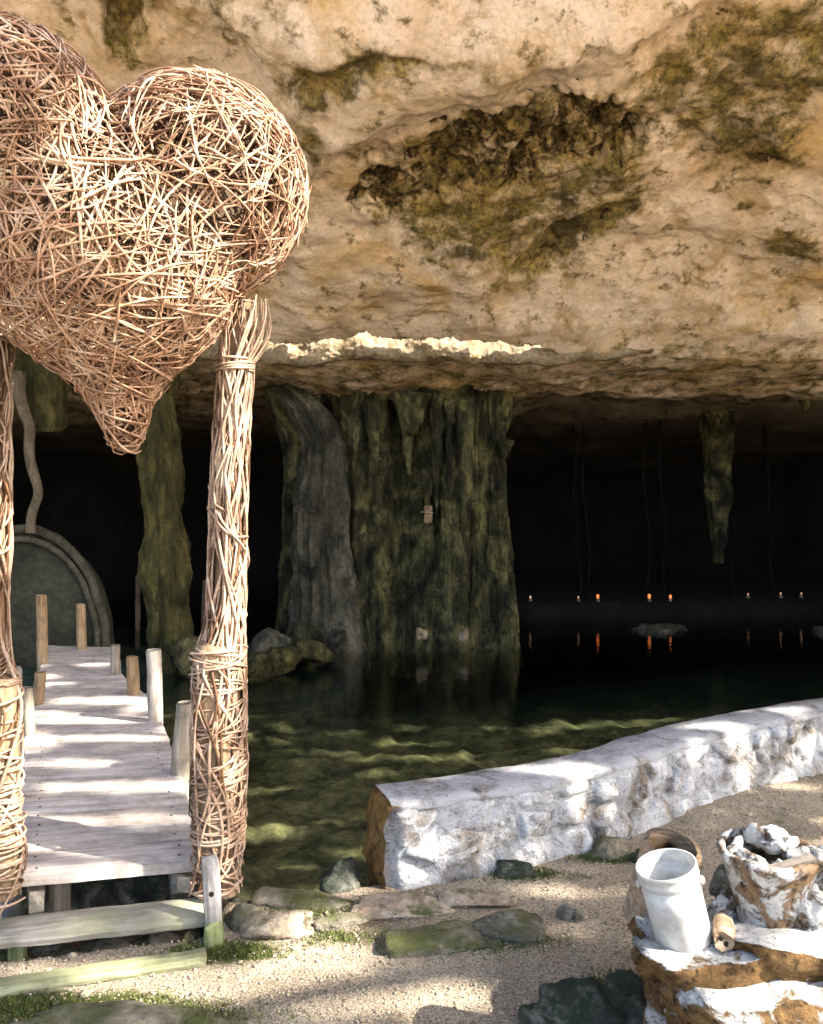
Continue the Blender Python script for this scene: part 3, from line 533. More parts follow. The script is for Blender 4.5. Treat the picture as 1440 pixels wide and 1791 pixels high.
# dome with an arched rim on the left shore
dm = thing('clay_dome', 'dark rounded clay dome with a pale arched rim on the left shore', 'dome', (-4.42, 9.1, -0.22))
th = np.linspace(0, np.pi, 49); ph = np.linspace(0, 1, 24); TH, PH = np.meshgrid(th, ph, indexing='ij')
r_ = np.sqrt(1 - (PH * 0.999) ** 2)
P = np.stack([0.93 * np.cos(TH) * r_, 0.10 + 1.1 * PH, 1.58 * np.sin(TH) ** 0.9 * r_], -1); P += 0.03 * fbm(P * 2, 3)[..., None]
link('dome_shell', mesh('dome_shell', P.reshape(-1, 3), gridfaces(49, 24)[:, ::-1], M['dome']), dm)
R2 = np.linspace(0.02, 1, 18); TH, RR = np.meshgrid(th, R2, indexing='ij')
P = np.stack([0.90 * np.cos(TH) * RR, 0.10 - 0.16 * (1 - RR ** 2), 1.54 * np.sin(TH) ** 0.9 * RR], -1); P[..., 1] += 0.03 * fbm(P * 2.3, 4)
link('front_face', mesh('front_face', P.reshape(-1, 3), gridfaces(49, 18), M['dome']), dm)
for k, (s, yo, rr) in enumerate(((1.0, 0.06, 0.05), (0.925, 0.02, 0.035))):
    P = np.stack([0.93 * s * np.cos(th), yo + 0 * th, 1.58 * s * np.sin(th) ** 0.9], -1); P += 0.02 * np.stack([fbm(P * 3 + j, 3) for j in range(3)], -1)
    link('rim_band', polemesh('rim_band', P, np.full(49, rr), M['rim'], 10, seed=40 + k, wob=.12), dm)

# hanging liana and thin roots
def liana(name, pts, rad, mat, label, seed, cat='root', group=None, n=40, twist=0.02):
    pts = np.array([W(*p) for p in pts]); tt = np.linspace(0, 1, n); t0 = np.linspace(0, 1, len(pts))
    P = np.stack([np.interp(tt, t0, pts[:, k]) for k in range(3)], -1)
    P = (P + np.roll(P, 1, 0) + np.roll(P, -1, 0)) / 3; P[0] = pts[0]; P[-1] = pts[-1]
    P[:, 0] += twist * np.sin(tt * 17 + seed); P[:, 1] += twist * np.cos(tt * 13 + seed)
    o = link(name, polemesh(name, P, np.interp(tt, (0, .5, 1), (rad * 1.2, rad, rad * .9)), mat, 12, seed=seed, wob=.14)); o['label'] = label; o['category'] = cat
    if group: o['group'] = group
liana('hanging_liana', [(34, 650, 9.0), (42, 730, 9.0), (52, 770, 9.0), (64, 850, 9.0), (60, 890, 9.0), (52, 932, 9.0)], 0.055, M['root'], 'pale twisted liana hanging down onto the clay dome', 3)
for k, (px, p0, p1, d, lab) in enumerate(((1010, 930, 1050, 13.9, 'thin grey root just above the small pale candle left of the orange one'), (1026, 880, 1048, 13.9, 'slanting thin root reaching down to the lone orange candle'), (1133, 900, 1040, 14.0, 'thin root straight above the large orange candle'), (1161, 890, 1046, 14.1, 'thin root between the two orange candles on the far shore'), (1280, 930, 1045, 14.2, 'thin root straight below the long pointed stalactite'), (1348, 950, 1040, 14.2, 'rightmost thin root, above the pale candles'))):
    liana('hanging_root', [(px - 8, 700, d), (px - 5, (700 + p1) / 2, d), (px, p0, d), (px + 4, p1 + 10, d)], 0.022, M['darkroot'], lab, k + 5, group='thin roots over the far water', twist=.03)

# candles on the far shelf
for k, (px, py, sc, pale, lab) in enumerate(((928, 1058, .8, 1, 'small candle right beside the dripstone curtain'), (1012, 1052, .7, 1, 'tiny pale candle just left of the lone orange one'), (1046, 1055, 1.2, 0, 'glowing orange candle at the foot of the slanting root'), (1136, 1046, 1.3, 0, 'brightest orange candle, left one of a close pair'), (1173, 1050, 1.1, 0, 'orange candle, right one of a close pair'), (1309, 1044, .6, 1, 'tiny pale candle right of the long stalactite'), (1366, 1038, .65, 1, 'tiny pale candle, second from the right edge'), (1402, 1038, .65, 1, 'tiny pale candle nearest the right edge'))):
    d = 13.75 + (0.35 if px > 1250 else 0); p = W(px, py, d); base = 0.03 + (0.02 if px > 1250 else 0)
    t = thing('candle', lab, 'candle', (p[0], d, base - 0.04), 0, 'candles on the far shore')
    hz = p[2] - base + 0.04 - 0.03 * sc
    P = np.array([(0, 0, z) for z in (0, .02, max(hz * .6, .04), max(hz, .05))]); link('wax_body', polemesh('wax_body', P, [.035, .03, .028, .026], M['wax'], 10, seed=k), t)
    v, f = ico(2); link('flame', mesh('flame', v * np.array((.021, .021, .032)) * sc + np.array((0, 0, max(hz, .05) + .03 * sc)), f, M['flamepale' if pale else 'flame']), t)

# ------------------------------------------------------------------ generic single rocks
def rockthing(name, c, size, rz, seed, mat, label, cat='rock', group=None, **k):
    o = link(name, rockmesh(name, size, seed, mat, **k), loc=c, rot=(0, 0, rz)); o['label'] = label; o['category'] = cat
    if group: o['group'] = group
    return o
c = W(1150, 1098, 12.4); rockthing('flat_rock', (c[0], 12.4, WATER_Z), (.52, .35, .10), 0, 51, M['flowgrey'], 'low flat rock breaking the dark water below the candles', amp=.2)
c = W(1450, 1104, 12.2); rockthing('flat_rock', (c[0], 12.2, WATER_Z), (.35, .3, .12), 0, 52, M['flowgrey'], 'low rock in the dark water cut by the right edge', amp=.2)
for k, (px, py, w, h, dep, mat, lab) in enumerate(((470, 1130, .30, .26, 9.9, 'flowgrey', 'large grey boulder just right of the wrapped gate post at the waterline'), (535, 1125, .30, .26, 10.1, 'flow', 'rounded dark boulder at the foot of the grey dripstone column'), (450, 1165, .30, .20, 9.0, 'stal', 'ochre mossy boulder at the waterline beside the gate post'), (490, 1155, .25, .17, 9.1, 'stal', 'ochre mossy boulder, second right of the gate post'), (545, 1140, .28, .16, 9.6, 'stal', 'low ochre rock below the rounded dark boulder'), (340, 1150, .35, .28, 9.2, 'flow', 'dark boulder between the knobbly pillar and the gate post'), (585, 1125, .22, .2, 10.0, 'flowgrey', 'small grey boulder touching the dripstone curtain'))):
    p = W(px, py, dep); rockthing('shore_boulder', (p[0], dep, p[2]), (w, w * .9, h), k * 1.3, 60 + k, M[mat], lab, 'boulder', 'boulders on the left shore')
for k, (px, py, s, lab) in enumerate(((738, 1108, .085, 'pale stone at the foot of the dripstone curtain, left of two'), (812, 1110, .075, 'pale stone at the foot of the dripstone curtain, right of two'))):
    p = W(px, py, 10.42); rockthing('pale_stone', (p[0], 10.42, p[2]), (s, s, s * 1.15), k, 71 + k, M['bare'], lab, 'stone', 'pale stones by the curtain', sub=3)
sh = thing('small_shelf', 'small wooden ledge fixed to the dripstone curtain', 'shelf', tuple(W(747, 897, 10.62)))
sh.scale = (.8, .8, .8)
link('ledge_board', boxmesh('ledge_board', .20, .10, .022, M['kerb'], 1, (4, 2, 1)), sh, rot=(0, 0.06, 0))
link('bracket', boxmesh('bracket', .14, .05, .17, M['bark'], 2, (3, 2, 3)), sh, loc=(.02, .04, -.172))
link('back_plate', boxmesh('back_plate', .14, .04, .10, M['bark'], 3, (3, 2, 3)), sh, loc=(.02, .05, .023))

# ------------------------------------------------------------------ low white wall
wall = thing('low_stone_wall', 'low whitewashed stone wall curving along the pool to the right', 'wall', (-0.13, 3.36, 0))
wp = np.array(WALL); seg = np.concatenate([[0], np.cumsum(np.hypot(*np.diff(wp, axis=0).T))])
d0 = (wp[1] - wp[0]) / np.hypot(*(wp[1] - wp[0]))
def wall_at(s):                                   # smoothed plan curve: point and unit tangent
    f = lambda q: np.stack([np.interp(q, seg, wp[:, 0]), np.interp(q, seg, wp[:, 1])], -1) + np.minimum(q, 0)[..., None] * d0
    g = lambda q: sum(f(np.minimum(q + e, seg[-1])) for e in np.linspace(-.45, .45, 9)) / 9
    q = g(s + .05) - g(s - .05)
    return g(s), q / np.linalg.norm(q, axis=-1, keepdims=True)
WH = 0.345; WT = 0.27
def worn(s_, h_): return (1 - sstep(0, .22, s_)) * (.02 + .04 * fbm(np.stack([h_ * 6, 0 * h_, 0 * h_ + 6], -1), 4) + .03 * sstep(.22, .34, h_))
ss = np.linspace(0.0, seg[-1], 420); pp, tg = wall_at(ss); nm = np.stack([tg[:, 1], -tg[:, 0]], -1)    # nm points at the path
hh = np.linspace(-0.06, WH - 0.02, 36); SS, HH = np.meshgrid(np.arange(420), hh, indexing='ij')
q = np.stack([ss[SS], HH, 0 * HH], -1); lump = 0.001 + 0.03 * fbm(q * np.array((3.6, 4.2, 1)) + 3, 4) + 0.018 * ridged(q * np.array((7, 6, 1)), 3) - 0.02 + 0.03 * (1 - HH / WH)
lump *= np.minimum(1, (WH - HH) / 0.05)
p2, t2 = wall_at((ss[SS] + worn(ss[SS], HH)).ravel()); p2 = p2.reshape(*SS.shape, 2); n2_ = np.stack([t2[:, 1], -t2[:, 0]], -1).reshape(*SS.shape, 2); lump = lump - .05 * (1 - sstep(0, .07, ss[SS]))
P = np.stack([p2[..., 0] + n2_[..., 0] * lump, p2[..., 1] + n2_[..., 1] * lump, HH], -1) - np.array((-0.13, 3.36, 0))
wall_face = link('front_face', mesh('front_face', P.reshape(-1, 3), gridfaces(420, 36)[:, ::-1], M['wall']), wall)
# coping: front arris, top, back arris and back face as one slab
cp = np.array([(0.012, WH - 0.03), (0.016, WH - 0.008), (0.004, WH + 0.004), (-0.06, WH + 0.008), (-0.14, WH + 0.006), (-WT + 0.015, WH + 0.002), (-WT, WH - 0.015), (-WT, 0.1), (-WT - 0.02, -0.7)])
SS, K = np.meshgrid(np.arange(420), np.arange(len(cp)), indexing='ij'); off = cp[K, 0] + 0.022 * fbm(np.stack([ss[SS] * 4, K * .6, 0 * ss[SS]], -1), 4); z = cp[K, 1] + 0.004 * fbm(np.stack([ss[SS] * 4, K * 1.0, 0 * ss[SS] + 7], -1), 3)
off = off - .03 * (1 - sstep(0, .06, ss[SS])) * (K < 4); p2 = wall_at((ss[SS] + worn(ss[SS], np.clip(z, 0, 1))).ravel())[0].reshape(*SS.shape, 2)
P = np.stack([p2[..., 0] + nm[SS, 0] * off, p2[..., 1] + nm[SS, 1] * off, z], -1) - np.array((-0.13, 3.36, 0))
link('coping', mesh('coping', P.reshape(-1, 3), gridfaces(420, len(cp))[:, ::-1], M['walltop']), wall)
# broken end of the wall, bare orange stone
uu = np.linspace(-WT + 0.004, 0.012, 22); vv = np.append(np.linspace(-0.5, WH - .012, 39), WH - .003); UU, VV = np.meshgrid(uu, vv, indexing='ij')
bul = 0.02 + 0.045 * fbm(np.stack([UU * 6, VV * 6, 0 * UU], -1) + 4, 5) + 0.05 * np.clip(-(VV - 0.1), 0, 1)
bul = bul * (1 - np.abs((UU + .12) / .17) ** 4) - .006 - worn(0 * VV, VV)
bul[:, -1] = -.16
P = np.stack([pp[0, 0] + nm[0, 0] * UU - tg[0, 0] * bul, pp[0, 1] + nm[0, 1] * UU - tg[0, 1] * bul, VV], -1) - np.array((-0.13, 3.36, 0))
link('end_face', mesh('end_face', P.reshape(-1, 3), gridfaces(22, 40), M['rust']), wall)
rs = np.random.default_rng(3)
sites = []
for row, (h0, sp) in enumerate(((0.045, .24), (.16, .20), (.27, .23))):
    u_ = .15 + .06 * (row % 2)
    while u_ < 4.3: sites.append((u_ + rs.uniform(-.04, .04), h0 + rs.uniform(-.045, .045))); u_ += sp * rs.uniform(.55, 1.5)
sites = np.array(sites)
for k, st_ in enumerate(sites):                   # each stone fills its own cell of the masonry
    na_, nr_ = 40, 9; a = np.arange(na_) / na_ * 2 * np.pi; dr = np.stack([np.cos(a), np.sin(a)], -1); lim = np.full(na_, .16)
    for o_ in np.delete(sites, k, 0):
        dv = o_ - st_; L = dv @ dv; den = dr @ dv; lim = np.where(den > 1e-6, np.minimum(lim, .5 * L / np.maximum(den, 1e-6)), lim)
    den = dr[:, 1]; lim = np.where(den > 1e-6, np.minimum(lim, (WH - .022 - st_[1]) / np.maximum(den, 1e-6)), lim); lim = np.where(den < -1e-6, np.minimum(lim, (st_[1] + .05) / np.maximum(-den, 1e-6)), lim)
    den = -dr[:, 0]; lim = np.where(den > 1e-6, np.minimum(lim, (st_[0] - .06) / np.maximum(den, 1e-6)), lim)
    lim = np.minimum(lim, (np.roll(lim, 1) + np.roll(lim, -1)) * .55) * rs.uniform(.86, .97); dep = rs.uniform(.030, .068)
    f_ = np.linspace(0, 1, nr_)[:, None]; sv = st_[0] + dr[None, :, 0] * lim * f_; hv = st_[1] + dr[None, :, 1] * lim * f_
    q = np.stack([sv * 14, hv * 14, np.full(sv.shape, k * 3.1)], -1)
    outw = dep * (1 - f_ ** 5) ** .8 * (1 + .35 * fbm(q * .6, 3)) + .014 * fbm(q * 1.5, 4) + (sv - st_[0]) * rs.uniform(-.22, .22) + (hv - st_[1]) * rs.uniform(-.25, .12) - .018
    p, tgt = wall_at(sv.ravel()); n_ = np.stack([tgt[:, 1], -tgt[:, 0]], -1); ow = outw.ravel()[:, None]
    P = np.concatenate([p + n_ * ow, hv.ravel()[:, None]], 1) - np.array((-0.13, 3.36, 0))
    link('stone', mesh('stone', P, gridfaces(nr_, na_, True), M['stone']), wall_face)

# ------------------------------------------------------------------ kerb and loose stones in the foreground
kst = [(478, 1622, .17, .10, .075, 'kerb', 'angular pale kerb stone right of the gate post foot'), (420, 1610, .07, .08, .07, 'grey', 'narrow grey stone against the gate strut'), (530, 1578, .24, .09, .055, 'mossy', 'long mossy kerb stone at the near pool edge'),
       (700, 1588, .23, .10, .045, 'kerb', 'flat pale kerb slab in front of the wall end'), (835, 1570, .17, .08, .04, 'kerb', 'flat tan slab at the foot of the wall'), (775, 1640, .26, .10, .055, 'mossy', 'wide mossy slab lying on the gravel'), (890, 1622, .17, .10, .065, 'grey', 'dark grey mossy hump at the right end of the kerb'),
       (1000, 1600, .06, .05, .05, 'grey', 'small grey stone at the end of the kerb'), (600, 1612, .13, .06, .04, 'mossy', 'small mossy stone between the two kerb slabs'), (905, 1525, .10, .06, .06, 'darkmoss', 'dark mossy stone tucked against the wall foot'),
       (1065, 1488, .13, .08, .07, 'mossy', 'yellow-green stone at the bend of the wall'), (1120, 1500, .06, .05, .06, 'darkmoss', 'dark stone behind the white bucket'), (600, 1545, .10, .07, .11, 'darkmoss', 'dark mossy stone in the water below the wall end')]
for k, (px, py, a, b, h, mat, lab) in enumerate(kst):
    p = G(px, py, 0.01); rockthing('kerb_stone', (p[0], p[1], 0.0), (a, b, h), rs.uniform(-.15, .3), 200 + k, M[mat], lab, 'stone', 'stones along the pool edge', amp=.2, box=.6)
for k, (px, py, a, b, h, mat, lab) in enumerate(((1020, 1775, .19, .12, .10, 'darkmoss', 'dark mossy rock at the bottom edge left of the boulder'), (1110, 1765, .16, .12, .12, 'darkmoss', 'black-green mossy rock against the foot of the boulder'), (965, 1795, .12, .08, .06, 'darkmoss', 'small dark rock at the bottom edge'), (230, 1800, .40, .12, .05, 'mossy', 'low mossy stone at the bottom left edge'))):
    p = G(px, py, 0.02); rockthing('mossy_rock', (p[0], p[1], 0.01), (a, b, h), k, 230 + k, M[mat], lab, 'rock', 'mossy foreground rocks', amp=.3, fine=.09)
for k, (px, py, d, s, mat) in enumerate(((60, 1700, 2.93, .06, 'red'), (110, 1690, 2.95, .07, 'grey'), (135, 1665, 3.05, .05, 'red'), (165, 1680, 3.0, .08, 'grey'), (210, 1665, 3.06, .09, 'mossy'), (250, 1670, 3.03, .06, 'grey'), (290, 1660, 3.08, .07, 'kerb'), (330, 1650, 3.12, .05, 'grey'), (20, 1700, 2.95, .08, 'mossy'), (80, 1665, 3.05, .08, 'grey'))):
    p = W(px, py, d); labs = ['small reddish stone under the left part of the step', 'grey rubble stone third from the left under the step', 'brightest red rubble stone under the step', 'grey rubble stone just right of the red ones under the step', 'large mossy rubble stone under the middle of the step', 'small grey rubble stone right of the large mossy one under the step', 'pale rubble stone under the right part of the step', 'rightmost small grey rubble stone under the step', 'leftmost mossy rubble stone under the step', 'grey rubble stone high in the gap below the step, left of the red one']
    rockthing('rubble_stone', (p[0], p[1], p[2]), (s * 1.2, s, s * .8), k * 1.1, 250 + k, M[mat], labs[k], 'stone', 'rubble under the step', sub=3)

# gravel: thousands of small pebbles lying on the path
n = 34000; gx = RNG.uniform(-1.7, 3.4, n); gy = 2.15 + 3.2 * RNG.random(n) ** 1.5
gz, gs = ground_z(gx, gy); ok = gs < -0.1; ok &= ~((gx > -1.75) & (gx < -.75) & (gy > 2.95)); gx, gy, gz = gx[ok], gy[ok], gz[ok]; n = len(gx)
v, f = ico(1); sz = 0.0022 + 0.0058 * RNG.random(n) ** 2.8; sz[:90] = RNG.uniform(.008, .017, 90); asp = RNG.uniform(.6, 1.3, (n, 3)); asp[:, 2] *= .7
rot = RNG.uniform(0, 6.28, n); vv = v[None] * sz[:, None, None] * asp[:, None]
P = np.stack([vv[..., 0] * np.cos(rot)[:, None] - vv[..., 1] * np.sin(rot)[:, None], vv[..., 0] * np.sin(rot)[:, None] + vv[..., 1] * np.cos(rot)[:, None], vv[..., 2]], -1) + np.stack([gx, gy, gz + sz * .3], -1)[:, None]
# (icosphere level 1 = 20 faces each)
o = link('gravel', mesh('gravel', P.reshape(-1, 3), (f[None] + (np.arange(n) * len(v))[:, None, None]).reshape(-1, 3), M['pebble']), kind='stuff'); o['label'] = 'loose tan gravel strewn over the sandy path'; o['category'] = 'gravel'
# moss tufts
pts = []
for px, py, rx, ry, cnt in ((395, 1668, .16, .05, 900), (120, 1768, .42, .07, 2600), (800, 1655, .26, .05, 700), (540, 1600, .22, .05, 700), (915, 1530, .12, .05, 700), (1060, 1502, .13, .04, 400), (600, 1640, .2, .04, 400), (330, 1780, .2, .05, 500), (1090, 1720, .15, .06, 500)):
    c = G(px, py); a = RNG.normal(size=(cnt, 2)) * np.array((rx, ry)) * .6; pts.append(np.array((c[0], c[1])) + a)
pts = np.concatenate(pts); mz, ms = ground_z(pts[:, 0], pts[:, 1]); keep = ms < -.02; pts, mz = pts[keep], mz[keep]; n = len(pts)
hgt = RNG.uniform(.006, .022, n); an = RNG.uniform(0, 6.28, n); wd = RNG.uniform(.0015, .004, n); ln = RNG.normal(size=(n, 2)) * .008
b0 = np.stack([pts[:, 0], pts[:, 1], mz], -1); dx = np.stack([np.cos(an) * wd, np.sin(an) * wd, 0 * wd], -1)
P = np.stack([b0 - dx, b0 + dx, b0 + np.concatenate([ln, hgt[:, None]], 1)], 1)
o = link('moss', mesh('moss', P.reshape(-1, 3), np.arange(n * 3).reshape(-1, 3), M['mossblade']), kind='stuff'); o['label'] = 'short green moss growing along the pool edge and path'; o['category'] = 'moss'

# ------------------------------------------------------------------ boardwalk
DZ = 0.20
dock = thing('boardwalk', 'weathered plank boardwalk leading over the pool behind the heart gate', 'boardwalk', (-1.17, 3.12, 0))
Lp = np.array([(-1.515, 3.04), (-1.95, 4.0), (-2.40, 4.975), (-2.70, 5.76), (-3.25, 7.0), (-3.75, 8.2)]); Rp = np.array([(-0.835, 3.19), (-1.215, 4.24), (-1.66, 5.3), (-2.0, 6.03), (-2.45, 6.76), (-2.95, 8.05)])
def along(poly, u):
    s = np.concatenate([[0], np.cumsum(np.hypot(*np.diff(poly, axis=0).T))]); s /= s[-1]
    return np.array((np.interp(u, s, poly[:, 0]), np.interp(u, s, poly[:, 1])))
NB = 24
for k in range(NB):
    u0, u1 = k / NB, (k + 1) / NB; a = (along(Lp, u0) + along(Lp, u1)) / 2; b = (along(Rp, u0) + along(Rp, u1)) / 2
    wdt = np.hypot(*(along(Rp, u1) - along(Rp, u0))) * 0.5 + np.hypot(*(along(Lp, u1) - along(Lp, u0))) * .5
    c = (a + b) / 2; ln = np.hypot(*(b - a)) + rs.uniform(.0, .022); ang = math.atan2(b[1] - a[1], b[0] - a[0])
    me = boxmesh('deck_board', ln, wdt * .95, 0.052 if k == 0 else .04, M['deck'], k, (18, 4, 1), wob=.004, bevel=.10); ex = np.array((math.cos(ang), math.sin(ang))); ey = np.array((-ex[1], ex[0]))
    dl = along(Lp, u1) - along(Lp, u0); dr_ = along(Rp, u1) - along(Rp, u0); shl, shr = (dl @ ex) / (dl @ ey), (dr_ @ ex) / (dr_ @ ey)
    for v_ in me.vertices: v_.co.x += v_.co.y * (shl + (shr - shl) * (v_.co.x / ln + .5))
    link('deck_board', me, dock, loc=(c[0] + 1.17, c[1] - 3.12, DZ - .052 + (0 if k == 0 else .009) + rs.uniform(-.005, .004)), rot=(rs.uniform(-.012, .012), rs.uniform(-.006, .006), ang + rs.uniform(-.006, .006)))
v, f = ico(1); nail = mesh('nail', v * np.array((.006, .006, .003)), f, M['wire'])
for k in range(10):
    for u_, e_ in ((.12, .25), (.11, .75), (.88, .28), (.89, .72)):
        w_ = (k + e_) / NB; c = along(Lp, w_) * (1 - u_) + along(Rp, w_) * u_; link('nail', nail, dock, loc=(c[0] + 1.17, c[1] - 3.12, DZ - .001))
for poly, o_ in ((Lp, .09), (Rp, -.09)):
    for j in range(len(poly) - 1):
        a, b = poly[j], poly[j + 1]; c = (a + b) / 2; ang = math.atan2(b[1] - a[1], b[0] - a[0])
        if j == 0: c = c + (b - a) * .02
        link('joist', boxmesh('joist', np.hypot(*(b - a)) * .96, .07, .10, M['beam'], 40 + j, (8, 2, 2)), dock, loc=(c[0] + 1.17 + o_, c[1] - 3.12, DZ - .17), rot=(0, 0, ang))
for k, (x, y) in enumerate(((-1.42, 3.22), (-0.96, 3.33), (-1.9, 4.2), (-1.36, 4.4), (-2.3, 5.2), (-1.75, 5.4), (-2.8, 6.4), (-2.3, 6.5))):
    link('support_leg', polemesh('support_leg', [(0, 0, -1.0), (0, 0, -.5), (0, 0, DZ - .06)], [.05, .05, .048], M['greypole'], 10, seed=k), dock, loc=(x + 1.17, y - 3.12, 0))
link('nail_plate', boxmesh('nail_plate', .07, .05, .075, M['kerb'], 5, (3, 2, 2)), dock, loc=(-.90 + 1.17, 3.185 - 3.12, DZ - .13))
p = np.array((-1.20, 3.46, -.10)); o = link('added_filler', rockmesh('added_filler', (.46, .10, .24), 77, M['darkmoss'], amp=.15, box=.8), loc=p, rot=(0, 0, .21)); o['label'] = 'added dark footing in the shadow under the front of the boardwalk'; o['category'] = 'filler'  # dark block added so the gap under the deck looks black
# step beam in front, with its uprights, and a green board on the ground
st = thing('step_beam', 'grey weathered beam forming the step before the boardwalk', 'step', (-1.12, 2.98, 0))
a = G(-40, 1632, .085); b = G(366, 1588, .085); c = (a + b) / 2; ang = math.atan2(b[1] - a[1], b[0] - a[0])
link('tread', boxmesh('tread', np.hypot(*(b - a)[:2]), .165, .055, M['beam'], 61, (26, 4, 2), wob=.006), st, loc=(c[0] + 1.12, c[1] - 2.98 + .035, .030), rot=(0, 0, ang))
for k, (px, py) in enumerate(((18, 1652), (375, 1610))):
    p = G(px, py, .02); link('riser_block', boxmesh('riser_block', .07, .07, .20, M['greenstrut'], 62 + k, (2, 2, 4)), st, loc=(p[0] + 1.12 , p[1] - 2.98 + .05, -.175), rot=(0, 0, ang))
p0 = G(376, 1655, 0); 
stv = thing('side_strut', 'upright grey timber with a bolt hole at the right end of the step', 'strut', (p0[0], p0[1], 0), ang)
link('upright', boxmesh('upright', .065, .04, .345, M['strut'], 64, (3, 2, 8)), stv, loc=(0, .03, -.03), rot=(-.04, -.06, 0))
link('mossy_foot', boxmesh('mossy_foot', .075, .05, .11, M['greenstrut'], 65, (3, 2, 4)), stv, loc=(.0, .012, -.03), rot=(0, -.06, 0))
v, f = ico(2); link('bolt_hole', mesh('bolt_hole', v * np.array((.010, .004, .010)), f, M['hole']), stv, loc=(-.012, .0, .19))
p0 = G(2, 1640, 0.0)
stl = thing('side_strut', 'pale timber upright at the left end of the step cut by the frame', 'strut', (p0[0], p0[1] - .02, 0), ang)
link('upright', boxmesh('upright', .06, .04, .30, M['strut'], 66, (3, 2, 8)), stl, loc=(-.02, 0, -.04))
p0 = G(160, 1712, 0.0); gb = link('ground_board', boxmesh('ground_board', .80, .085, .035, M['greenboard'], 67, (26, 4, 2), wob=.008), loc=(p0[0] - .02, p0[1], -.004), rot=(0, 0, ang + .05)); gb['label'] = 'algae-green board lying on the ground before the step'; gb['category'] = 'board'

# timber stakes along the boardwalk
stakes = [  # px, foot row, top row, foot level, width px, material, label
    (315, 1352, 1228, DZ, 32, 'greypole', 'short grey stake nearest the right gate post'), (272, 1260, 1136, DZ, 26, 'palepole', 'bleached tall stake with sunlit edge on the right side of the boardwalk'), (234, 1214, 1148, DZ, 21, 'pole', 'short tan stake behind the bleached one on the right side'), (201, 1178, 1128, DZ, 16, 'greypole', 'small dim stake farthest along the right side of the boardwalk'),
    (52, 1284, 1202, DZ, 19, 'greypole', 'short stake behind the thick white post on the left side'), (66, 1230, 1175, DZ, 20, 'pole', 'small tan stake farther along the left side'), (75, 1178, 1041, .1, 18, 'pole', 'tall tan stake before the clay dome'), (144, 1152, 1056, .1, 16, 'pole', 'dim brown stake near the dome rim'),
    (280, 1135, 957, -.1, 13, 'pole', 'slim tan pole leaning on the knobbly dripstone pillar'), (241, 1090, 1006, -.3, 9, 'bark', 'faint dark pole left of the knobbly pillar'), (356, 1095, 1015, -.3, 9, 'bark', 'faint dark pole just left of the wrapped gate post')]
for k, (px, fy, ty, z0, wpx, mat, lab) in enumerate(stakes):
    p = G(px, fy, z0); d = p[1]; h = (fy - ty) / FPX * d; r = wpx / 2 / FPX * d; ln = {8: -.03}.get(k, rs.uniform(-.02, .03))
    o = link('stake', polemesh('stake', [(-ln * .5, 0, -.5), (0, 0, 0), (ln * .3, .0, h * .35), (ln * .7, .005, h * .7), (ln, 0, h - .012), (ln, 0, h)], [r * 1.02, r, r * 1.03, r * .97, r * .98, r * .86], M[mat], 14, seed=80 + k, wob=.05), loc=(p[0], p[1], z0)); o['label'] = lab; o['category'] = 'stake'; o['group'] = 'timber stakes along the boardwalk'
p = G(22, 1400, DZ); o = link('stake', polemesh('stake', [(0, 0, -.6), (0, 0, 0), (.0, 0, .3), (.005, 0, .55), (.005, 0, .62), (.004, 0, .635)], [.05, .05, .05, .048, .048, .042], M['palepole'], 14, seed=97, wob=.05), loc=(p[0] - .01, p[1], DZ)); o['label'] = 'thick white sunlit post beside the left gate post'; o['category'] = 'stake'; o['group'] = 'timber stakes along the boardwalk'

